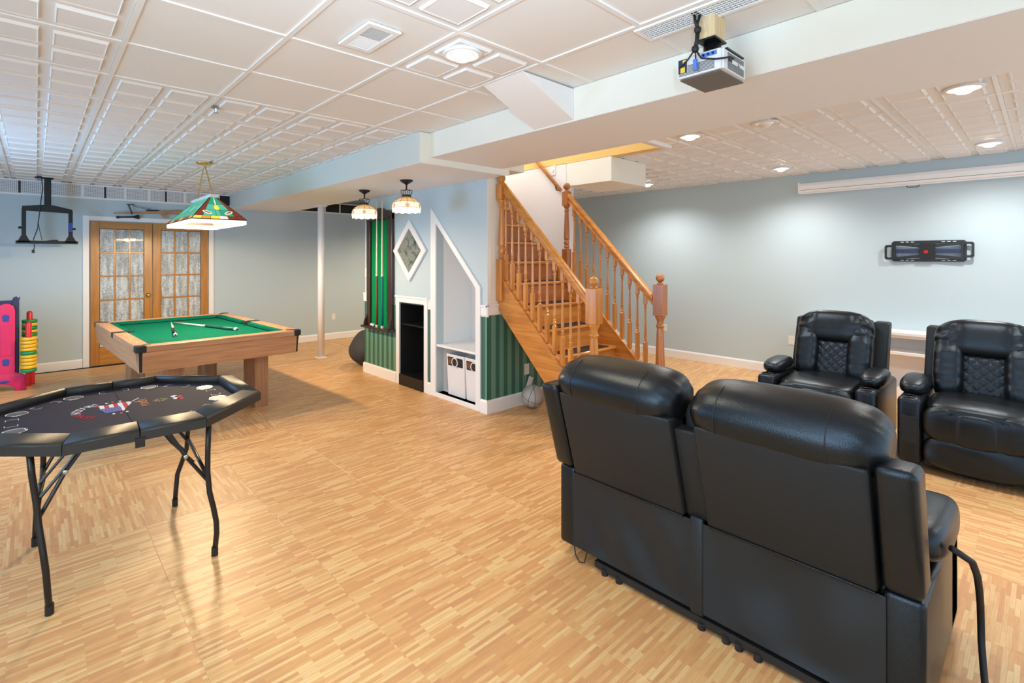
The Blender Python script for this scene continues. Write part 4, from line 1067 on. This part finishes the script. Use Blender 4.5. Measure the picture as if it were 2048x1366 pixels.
# head pillows: thick rolls with gathered ends and stitched seams
def roll(yc, hy, name):
    def fn(u, w):
        t = abs(w.y)/hy
        g = max(0, (t-.72)/.28)
        k = 1 - .10*g*g
        th = math.atan2(w.z, w.x)
        r = 1 + .055*g*sin(9*th + 2*sin(3*th)) + .006*sin(14*w.y+3*th)
        dz = -.012*t**6 + .004*(1-t*t)
        return Vector((w.x*k*r, w.y, w.z*k*r + dz))
    o = MB().puff((-.012, yc, .958), (.150, hy, .108), (2.4, 4.5), 18, rotY(-.28), fn).obj(name, 'leather', LS, smooth=True)
    for t in (-.52, .60):
        pts = []
        for k in range(17):
            th = radians(95 + k*9.0)
            q = pnorm((cos(th), t, sin(th)), (2.4, 4.5)); w = fn(q, Vector((q.x*.150, t*hy, q.z*.108)))
            pts.append(rotY(-.28) @ (w*1.003) + Vector((-.012, yc, .958)))
        MB().tube(pts, .0022, 5).obj('seam', 'stitch', o)
    return o
roll(.352, .318, 'head_pillow'); roll(-.335, .322, 'head_pillow')
MB().puff((.02, -.003, .89), (.07, .035, .07), 3, 6).obj('gusset', 'leather_m', LS, smooth=True)
# front: backrest cushions and seats (mostly hidden)
for yc in (.32, -.32):
    MB().puff((.20, yc, .70), (.10, .30, .26), 3.5, 10, rotY(-.25)).obj('back_cushion', 'leather', LS, smooth=True)
    MB().puff((.52, yc, .42), (.36, .305, .11), 4, 10).obj('seat_cushion', 'leather', LS, smooth=True)
    MB().box(.55, .87, yc-.305, yc+.305, .09, .40).obj('footrest', 'leather', LS, bev=.04, smooth=True, seg=3)
MB().box(.006, .03, -hw_+.08, hw_-.22, .018, .050).obj('mechanism_rail', 'black_m', LS)
MB().box(.12, .80, -hw_+.08, hw_-.08, .03, .07).obj('base_frame', 'black_m', LS)
for y in (.46, .38, -.02, -.12, -.17, -.24, -.60): MB().lathe([(.016, 0), (.016, .03)], 10, (.012, y, 0)).obj('foot', 'black_m', LS)
for x, y in ((.75, .62), (.75, -.62)): MB().lathe([(.02, 0), (.02, .035)], 10, (x, y, 0)).obj('foot', 'black_m', LS)
MB().tube([(.02, .655, .075), (.0, .63, .03), (-.005, .60, .006), (.0, .575, .012), (.015, .565, .075)], .003, 6).obj('wire_loop', 'black', LS)
hp = [(.25, -.77, .575), (.32, -.815, .52), (.43, -.82, .43), (.51, -.82, .345), (.56, -.82, .265), (.583, -.82, .19), (.57, -.822, .12), (.52, -.83, .06), (.45, -.84, .014), (.36, -.845, .012)]
MB().tube(hp, .011, 10).obj('cable_hose', 'black_m', LS, smooth=True)['label'] = 'bent black cable sleeve beside the arm'

# ------------------------------------------------------------ power recliners (built facing local +x)
def recliner(loc, rz, label):
    t = thing('recliner', label, 'armchair', loc, rz, 'recliners facing the loveseat')
    A = .425
    for s in (-1, 1):
        y0, y1 = sorted((s*.285, s*A))
        MB().box(-.38, .44, y0, y1, .05, .535).obj('arm', 'leather', t, bev=.035, smooth=True, seg=3)
        MB().puff((.10, s*.358, .585), (.22, .088, .058), 2.8, 10, rotY(.06), lambda u, w: w + Vector((0, 0, .003*sin(40*w.x)*(1-abs(u.z))))).obj('arm_pad', 'leather', t, smooth=True)
        cupo = MB().lathe([(.036, .532), (.040, .541), (.046, .541), (.048, .534)], 18, (.375, s*.355, 0), cap=False).obj('cup_holder', 'black', t, smooth=True)
        MB().lathe([(.037, .5368), (.01, .5368)], 16, (.375, s*.355, 0)).obj('cup_floor', 'gap', cupo)
        pk = MB().box(.438, .447, y0+.02, y1-.02, .20, .40).obj('arm_pocket', 'leather_m', t, bev=.004)
        # wings behind the back
        P = []
        lx = lambda z: -.25 - .30*(z-.45)
        y0, y1 = sorted((s*.245, s*.362))
        MB().hexa([(lx(.5)-.16,y0,.5),(lx(.5),y0,.5),(lx(.5),y1,.5),(lx(.5)-.16,y1,.5),(lx(1.0)-.15,y0,.985),(lx(1.0)-.02,y0,.985),(lx(1.0)-.02,y1,.985),(lx(1.0)-.15,y1,.985)]).obj('back_wing', 'leather_m', t, bev=.02, smooth=True, seg=3)
    # seat and footrest
    MB().puff((.10, 0, .44), (.36, .283, .085), 4, 12, None, lambda u, w: w + Vector((0, 0, .012*cos(w.y*5)))).obj('seat', 'leather', t, smooth=True)
    fr = MB().puff((.395, 0, .375), (.078, .283, .135), 3.4, 16, None, lambda u, w: w - Vector((.014*math.exp(-((abs(w.y)-.128)/.010)**2), 0, 0))).obj('footrest', 'leather', t, smooth=True)
    for y in (-.128, .128): MB().tube([(.383+.078*cos(a), y, .375+.130*sin(a)) for a in [radians(q) for q in range(-60, 81, 20)]], .003, 5).obj('seam', 'stitch', fr)
    MB().puff((.418, 0, .368), (.066, .119, .118), 4, 12).obj('footrest_pad', 'leather', fr, smooth=True)
    MB().puff((.392, 0, .172), (.072, .283, .122), 3.2, 16, None, lambda u, w: w + Vector((.007*sin(11*w.y+34*w.z)*abs(w.y)*3.2, 0, 0))).obj('footrest_lower', 'leather', t, smooth=True)
    # backrest
    lean = -.30
    X = lambda z: -.16 + lean*(z-.48)
    th = math.atan(lean)
    Rm = rotY(-.29)
    MB().hexa([(X(.40)-.22,-.25,.40),(X(.40)-.03,-.25,.40),(X(.40)-.03,.25,.40),(X(.40)-.22,.25,.40),(X(1.0)-.18,-.25,1.0),(X(1.0)-.04,-.25,1.0),(X(1.0)-.04,.25,1.0),(X(1.0)-.18,.25,1.0)]).obj('back_shell', 'leather_m', t, bev=.03, smooth=True, seg=3)
    for s in (-1, 1):
        def fb(u, w, s=s):
            g = .011*sin(w.z*62 + 9*w.y*s + 2*sin(w.z*17))*(.3+.7*max(0, u.x))*(abs(u.y)*.6+.4)
            return w + Vector((g, 0, 0))
        MB().puff((X(.70)+.030, s*.200, .70), (.092, .092, .265), 3.2, 18, Rm, fb).obj('side_bolster', 'leather', t, smooth=True)
    def fh(u, w):
        tt = abs(w.y)/.285
        g = .012*sin(w.z*70 + 2*sin(20*w.y))*max(0, tt-.45)/.55
        return w + Vector((g - .014*math.exp(-((abs(w.y)-.155)/.014)**2)*max(0, u.x), 0, -.03*tt**4))
    MB().puff((X(.93)+.018, 0, .925), (.108, .292, .150), 3.2, 20, Rm, fh).obj('head_pillow', 'leather', t, smooth=True)
    # quilted centre
    n = 44; vs = []; fs = []
    for j in range(n+1):
        for i in range(n+1):
            u, v = -1+2*i/n, -1+2*j/n
            a = abs(sin((u*1.0+v*1.35)*5.2)); b = abs(sin((u*1.0-v*1.35)*5.2))
            d = .009*min(a, b)**.5 - .012*max(abs(u), abs(v))**6
            z = .655+v*.165
            vs.append((X(z)+.066+d, u*.122, z))
    for j in range(n):
        for i in range(n): q = j*(n+1)+i; fs.append((q, q+1, q+n+2, q+n+1))
    MB().add(vs, fs).obj('quilted_panel', 'leather', t, smooth=True)
    MB().box(-.36, .40, -.28, .28, .055, .36).obj('base', 'leather_m', t, bev=.01)
    MB().lathe([(.30, 0), (.30, .025), (.27, .05), (.24, .056)], 28).obj('swivel_base', 'black', t)
    return t
recliner((5.275, 1.29, 0), pi, 'black leather recliner left of the other, nearer the stairs')
recliner((5.275, .32, 0), pi, 'black leather recliner at the right edge of the photo')

# ------------------------------------------------------------ low white built-in shelf on the right wall
sh = thing('low_bookcase', 'low white built-in shelf along the right wall behind the recliners', 'shelf', (RX, 0, 0))
MB().box(-.30, -.002, -2.0, 2.10, .695, .735).obj('top_board', 'white', sh, bev=.008)
MB().box(-.26, -.002, -1.98, 2.08, .665, .695).obj('top_moulding', 'white', sh, bev=.006)
MB().box(-.012, -.002, -1.98, 2.08, .0, .665).obj('back_panel', 'lav', sh)
for y in (-1.97, -.6, .75, 2.08): MB().box(-.26, -.012, y-.015, y+.015, 0, .665).obj('upright', 'white', sh)
MB().box(-.27, -.012, -1.98, 2.08, .475, .510).obj('shelf', 'white', sh, bev=.004)
MB().box(-.20, -.012, -1.98, 2.08, 0, .10).obj('plinth', 'white', sh)
# projection screen housing
ps = thing('projection_screen', 'long white roll-up projection screen housing high on the right wall', 'screen', (RX, 0, 0))
MB().prism([(-.002, 2.405), (-.075, 2.405), (-.095, 2.43), (-.095, 2.49), (-.075, 2.525), (-.002, 2.53)], 1, -.9, 2.125).obj('housing', 'white', ps, bev=.004)
MB().box(-.0965, -.0945, -.88, 2.11, 2.434, 2.438).obj('groove', 'proj_b', ps)
MB().box(-.10, -.002, 2.125, 2.14, 2.395, 2.538).obj('end_cap', 'white', ps, bev=.004)
MB().box(-.075, -.045, -.88, 2.11, 2.388, 2.404).obj('bottom_bar', 'white', ps, bev=.004)
MB().tube([(-.06, 1.06, 2.388), (-.06, 1.055, 2.372), (-.06, 1.03, 2.366), (-.06, .98, 2.366), (-.06, .955, 2.372), (-.06, .95, 2.388)], .004, 6).obj('pull_handle', 'iron', ps)
# television wall bracket on the right wall
tv = thing('tv_wall_bracket', 'black television wall bracket on the right wall without a television', 'bracket', (RX, .885, 1.64))
def rrect(hy, hz, r=.02):
    return [(hy-r, -hz), (hy, -hz+r), (hy, hz-r), (hy-r, hz), (-hy+r, hz), (-hy, hz-r), (-hy, -hz+r), (-hy+r, -hz)]
MB().prism(rrect(.315, .118), 0, -.022, -.002, [rrect(.28, .088, .01)]).obj('wall_plate', 'black', tv, bev=.002)
for s in (-1, 1):
    MB().prism(rrect(.05, .085, .015), 0, -.055, -.035, [rrect(.030, .06, .01)]).obj('hook_frame', 'black', tv, loc=(0, s*.325, -.012*s), bev=.002)
    for sz in (-1, 1):
        MB().hexa([(-.05,s*.05,sz*.055-.016),(-.03,s*.05,sz*.055-.016),(-.03,s*.05,sz*.055+.016),(-.05,s*.05,sz*.055+.016),(-.05,s*.30,sz*.085-.016),(-.03,s*.30,sz*.085-.016),(-.03,s*.30,sz*.085+.016),(-.05,s*.30,sz*.085+.016)]).obj('folding_arm', 'black', tv, bev=.002)
    MB().box(-.045, -.028, min(s*.05, s*.28), max(s*.05, s*.28), -.022, .022).obj('folding_arm', 'navyp', tv, bev=.002)
    for k in range(3):
        for sz in (-1, 1):
            MB().box(-.0235, -.0215, s*(.13+.045*k)-.014, s*(.13+.045*k)+.014, sz*.104-.004, sz*.104+.004).obj('slot', 'plate', tv)
MB().box(-.065, -.025, -.065, .065, -.085, .085).obj('pivot_block', 'black_m', tv, bev=.006)
q = MB().lathe([(.020, 0), (.020, .006), (.010, .008)], 18).obj('pivot_cap', 'r_print', tv, rot=(0, -pi/2, 0), loc=(-.065, .01, -.01))
# ceiling television mount, left
tm_ = thing('tv_ceiling_mount', 'black ceiling television mount with empty frame before the blue wall', 'bracket', (.12, 8.66, 0))
MB().box(-.035, .035, -.03, .03, 2.24, 2.60).obj('pole', 'black_m', tm_, bev=.004)
MB().box(-.13, .06, -.06, .06, 2.600, 2.612).obj('ceiling_plate', 'black_m', tm_)
yb = -.02
MB().prism([(-.25, 2.17), (.25, 2.155), (.25, 2.205), (.06, 2.25), (-.06, 2.25), (-.25, 2.225)], 1, yb-.03, yb+.02).obj('top_bar', 'black_m', tm_, bev=.003)
for s in (-1, 1):
    MB().box(s*.232-.022, s*.232+.022, yb-.025, yb+.02, 1.80, 2.19).obj('side_bar', 'black_m', tm_, bev=.003)
    MB().prism([(s*.232-.065, 1.765), (s*.232+.065, 1.765), (s*.232+.02, 1.86), (s*.232-.02, 1.86)], 1, yb-.02, yb+.02).obj('gusset_plate', 'black_m', tm_)
    MB().lathe([(.012, 0), (.016, .015), (.016, .03)], 10).obj('clamp_knob', 'black', tm_, loc=(s*.254, yb, 1.95), rot=(0, s*pi/2, 0))
MB().box(-.31, .31, yb-.02, yb+.02, 1.745, 1.785).obj('bottom_bar', 'black_m', tm_, bev=.003)
MB().prism([(-.02, 1.785), (.11, 1.785), (.10, 1.80), (.06, 1.80)], 1, yb-.02, yb+.02).obj('catch', 'black_m', tm_)
MB().box(.232-.026, .232+.018, yb-.03, yb-.026, 1.91, 2.03).obj('label_strip', 'blue', tm_)
cb = MB().tube([(-.06, -.05, 2.60), (-.05, -.06, 2.45), (-.07, -.06, 2.28), (-.085, -.06, 2.10), (-.095, -.06, 2.02), (-.10, -.06, 1.94), (-.14, -.07, 1.80), (-.13, -.07, 1.70), (-.14, -.07, 1.66)], .006, 6)
cb.tube([(-.095, -.06, 2.02), (-.08, -.06, 1.92), (-.055, -.05, 1.79)], .004, 6).box(-.157, -.127, -.085, -.06, 1.625, 1.665)
cb.obj('cable', 'black', tm_)

# ------------------------------------------------------------ projector on a wooden block
PJ = thing('projector', 'silver projector hanging upside down from a pine block beside the beam', 'projector', (2.285, .99, 0))
MB().box(-.125+.008, -.01, -.055, .018, 2.515, H).obj('pine_block', 'pine', PJ, bev=.003)
MB().box(-.125+.004, -.006, -.059, .022, 2.507, 2.515).obj('mount_plate', 'black', PJ)
MB().lathe([(.036, 2.505), (.036, 2.475), (.042, 2.47), (.042, 2.452)], 20, (-.055, -.018, 0)).obj('mount_neck', 'black', PJ, smooth=True)
x0, x1, y0, y1, zb, zt2 = -.133, .13, -.093, .104, 2.358, 2.455
MB().puff((0, .005, (zb+zt2)/2+.003), (.132, .099, .052), 7, 12).obj('casing', 'proj', PJ, smooth=True)
MB().prism([(x0+.01, y0+.012), (x1-.012, y0+.01), (x1-.012, y1-.012), (x0+.012, y1-.008)], 2, zb-.002, zb+.004).obj('base_cover', 'proj_b', PJ, bev=.002)
MB().box(x0-.004, x0+.01, y0+.004, y1-.006, zb+.004, zt2-.006).obj('rear_panel', 'proj_w', PJ, bev=.003)
MB().box(x0+.008, x1-.03, y0-.004, y0+.008, zb+.006, zt2-.008).obj('side_panel', 'proj_w', PJ, bev=.003)
for k in range(8):
    z = zb+.012+k*.0055
    MB().box(x0-.0055, x0-.003, y0+.03, y1-.05 if k > 2 else y1-.012, z, z+.0028).obj('vent_slot', 'proj_b', PJ)
for k in range(13):
    z = zb+.012+k*.0055
    if 5 < k < 9: continue
    MB().box(x0+.045, x1-.05, y0-.0055, y0-.003, z, z+.0028).obj('vent_slot', 'proj_b', PJ)
MB().box(x0-.006, x0-.003, y1-.048, y1-.010, zb+.025, zt2-.012).obj('sticker', 'navyp', PJ)
MB().box(x0-.007, x0-.005, y1-.040, y1-.020, zb+.026, zb+.050).obj('sticker_patch', 'sticker_y', PJ)
MB().box(x0-.007, x0-.005, y1-.046, y1-.030, zt2-.03, zt2-.016).obj('sticker_patch', 'sticker_y', PJ)
MB().box(x0-.006, x0-.003, y0+.02, y0+.085, zt2-.030, zt2-.012).obj('connector_panel', 'bluep', PJ)
for k in range(3): MB().lathe([(.005, 0), (.005, .004)], 10).obj('jack', 'black', PJ, loc=(x0-.006, y0+.035+k*.02, zt2-.021), rot=(0, -pi/2, 0))
MB().box(x0+.05, x0+.085, y0-.007, y0-.003, zt2-.052, zt2-.036).obj('power_socket', 'black', PJ)
MB().lathe([(.007, 0), (.008, .003)], 12).obj('kensington_port', 'chrome', PJ, loc=(x0+.16, y0-.005, zb+.05), rot=(pi/2, 0, 0))
MB().box(x0+.04, x1-.05, y0-.006, y0+.005, zt2-.004, zt2+.003).obj('foot_bar', 'black', PJ)
cx0 = -.16; cy0 = -.005
CB = thing('projector_cable', 'bundled black cables hanging in front of the projector', 'cable', (2.285, .99, 0))
cbm = MB().tube([(-.165, .01, H-.004), (-.160, .006, 2.575), (-.155, .0, 2.54)], .006, 8).tube([(-.150, -.01, H-.004), (-.157, .0, 2.57), (-.155, .0, 2.54)], .006, 8)
cbm.tube([(-.155, .0, 2.54), (-.156, .002, 2.50), (-.165, .006, 2.462)], .009, 8)
cbm.tube([(-.165, .006, 2.462), (-.158, .04, 2.43), (-.148, .085, 2.405)], .0035, 6)
cbm.tube([(-.165, .006, 2.462), (-.165, -.02, 2.415), (-.155, -.075, 2.398), (-.12, -.12, 2.402), (-.07, -.115, 2.41), (-.055, -.105, 2.415)], .004, 6)
cbm.tube([(-.165, .006, 2.462), (-.160, .006, 2.42)], .0035, 6)
cbm.obj('cord', 'black_m', CB, smooth=True)
for p, r in (((-.155, .0, 2.545), .014), ((-.165, .006, 2.462), .014)): MB().puff(p, (r, r, r*1.1), 2.4, 6).obj('tie', 'black_m', CB, smooth=True)
MB().box(-.168, -.153, .0, .016, 2.372, 2.42).obj('blue_plug', 'bluep', CB, bev=.003)
MB().box(-.185, -.13, -.015, .015, H-.008, H-.004).obj('clip', 'black', CB)

# ------------------------------------------------------------ giant four-in-a-row game at the left edge
GX, GY = -.19, 8.05
gm_ = thing('giant_row_game', 'big magenta and navy plastic four-in-a-row game by the blue wall', 'game', (GX, GY, 0))
sp = [(-.23, 0), (-.20, .07), (-.10, .09), (-.02, .07), (.02, 0), (.11, 0), (.105, .17), (.06, .20), (.01, .22), (.01, .95), (-.005, 1.0), (-.04, 1.025), (-.075, 1.03), (-.11, 1.02), (-.13, 1.0), (-.15, .95), (-.15, .22), (-.23, .20)]
MB().prism(sp, 1, -.045, -.005).obj('side_stand', 'pink', gm_, bev=.012, smooth=True, seg=3)
MB().prism([(-.115, .42), (-.02, .42), (-.02, .78), (-.115, .78)], 1, -.050, -.044).obj('stand_panel', 'pink', gm_, bev=.004)
for z in (.86, .345): MB().prism([(-.095, z-.035), (-.045, z-.04), (-.04, z+.03), (-.07, z+.045), (-.10, z+.03)], 1, -.052, -.040).obj('peg', 'blue', gm_, bev=.005)
MB().puff((-.085, -.046, .12), (.05, .006, .018), 2, 6).obj('peg', 'blue', gm_, smooth=True)
gd = MB()
MB().box(-.02, .045, -.005, .085, .14, 1.06).obj('board_edge', 'navyp', gm_, bev=.01)
bd = MB().box(-1.2, -.02, .0, .07, .14, 1.06).obj('board', 'navyp', gm_)
for k in range(7): MB().prism([(-.02, 1.055), (.045, 1.055), (.055, 1.10), (.035, 1.085), (.02, 1.105), (-.01, 1.09)], 1, .0+k*.012, .006+k*.012).obj('slot_rib', 'navyp', gm_)
for i, (dx, dy, zt3, zpost, seq) in enumerate(((.128, -.088, .63, .80, 'GYYYYGYYYY'), (.135, .30, .80, .90, 'YGYGYGYGYGYG'))):
    MB().lathe([(.030, .05), (.030, zpost-.02), (.020, zpost), (.004, zpost+.006)], 14, (dx, dy, 0)).obj('post', 'red', gm_, smooth=True)
    if i: MB().box(dx-.03, dx+.05, dy-.06, dy+.06, 0, .25).obj('post_base', 'red', gm_, bev=.01)
    n = len(seq); z0 = .215 if i == 0 else .30; h = (zt3-z0)/n
    for k, ch in enumerate(seq):
        o = MB().lathe([(.034, .003), (.070, .003), (.076, .008), (.076, h-.008), (.070, h-.002), (.034, h-.002), (.034, .003)], 20, cap=False).obj('game_ring', 'yel' if ch == 'Y' else 'grn', smooth=True)
        o.location = (GX+dx, GY+dy, z0+k*h)
        w_ = ('front', 'rear')[i]; cn = 'yellow' if ch == 'Y' else 'green'; of = [q for q in range(n) if seq[q] == ch]; r_ = of.index(k)
        ORD = ('lowest', 'second lowest', 'third lowest', 'fourth lowest', 'fifth lowest', 'sixth lowest', 'seventh lowest')
        wd = ORD[r_] if r_ < len(of)-1 else 'topmost'
        tag(o, '%s %s plastic ring on the %s red post of the game' % (wd, cn, w_), 'ring', 'rings stacked on the game posts')
# ------------------------------------------------------------ crossbow over the door
xb = thing('toy_crossbow', 'wooden crossbow lying along the top of the door casing', 'crossbow', (0, BY-.05, 0))
MB().prism([(.86, 2.205), (1.45, 2.24), (1.72, 2.245), (2.0, 2.19), (2.04, 2.20), (2.0, 2.25), (1.76, 2.305), (1.70, 2.31), (1.30, 2.27), (1.0, 2.24), (.86, 2.222)], 1, -.012, .012).obj('stock', 'bow', xb, bev=.003)
MB().prism([(1.44, 2.25), (1.50, 2.25), (1.525, 2.175), (1.49, 2.167), (1.46, 2.21)], 1, -.010, .010).obj('grip', 'bow', xb)
MB().tube([(1.03, -.02, 2.355), (1.05, -.02, 2.30), (1.07, -.02, 2.24), (1.072, -.018, 2.205)], .010, 8).box(1.01, 1.10, -.03, -.01, 2.345, 2.358).obj('limb', 'iron', xb)
MB().tube([(1.08, -.02, 2.35), (1.32, -.02, 2.30)], .003, 5).tube([(1.09, -.02, 2.33), (1.28, -.02, 2.29)], .003, 5).box(1.26, 1.42, -.02, .02, 2.275, 2.292).obj('string', 'iron', xb)
rod = thing('black_rod', 'short black rod with a flared end on the door casing', 'rod', (0, BY-.045, 0))
MB().tube([(.905, 0, 2.158), (1.12, 0, 2.172)], .012, 8, rs=[.010, .013]).obj('shaft', 'black_m', rod, smooth=True)
MB().puff((.905, 0, 2.158), (.02, .014, .018), 2.5, 5).obj('knob_end', 'black_m', rod, smooth=True)
MB().tube([(1.10, 0, 2.171), (1.16, 0, 2.176), (1.17, 0, 2.177)], .02, 8, rs=[.014, .036, .030]).obj('flared_end', 'black_m', rod)
# ------------------------------------------------------------ ball, bean bag
bl = thing('basketball', 'scuffed grey-white basketball on the floor against the end wall', 'ball', (3.90, 3.555, 0))
MB().puff((0, 0, .118), (.118, .118, .118), 2, 10).obj('skin', 'ballw', bl, smooth=True)
for Rr in (Matrix.Rotation(.5, 3, 'X'), Matrix.Rotation(pi/2+.3, 3, 'X') @ Matrix.Rotation(.4, 3, 'Y'), Matrix.Rotation(pi/2, 3, 'Y') @ Matrix.Rotation(.6, 3, 'X')):
    MB().tube([Vector((0, 0, .118)) + Rr @ Vector((.1178*cos(a), .1178*sin(a), 0)) for a in [2*pi*k/32 for k in range(33)]], .0022, 5, cap=False).obj('seam', 'black_m', bl)
bg = thing('bean_bag', 'dark grey bean bag behind the far corner of the striped wall', 'bean bag', (3.68, 6.62, 0))
MB().puff((0, 0, .25), (.27, .27, .255), 2.3, 12, None, lambda u, w: Vector((w.x*(1-.25*max(0, u.z)), w.y*(1-.25*max(0, u.z)), w.z)) + Vector((.012*sin(14*w.z), .012*cos(11*w.x), 0))).obj('sack', 'bag', bg, smooth=True)
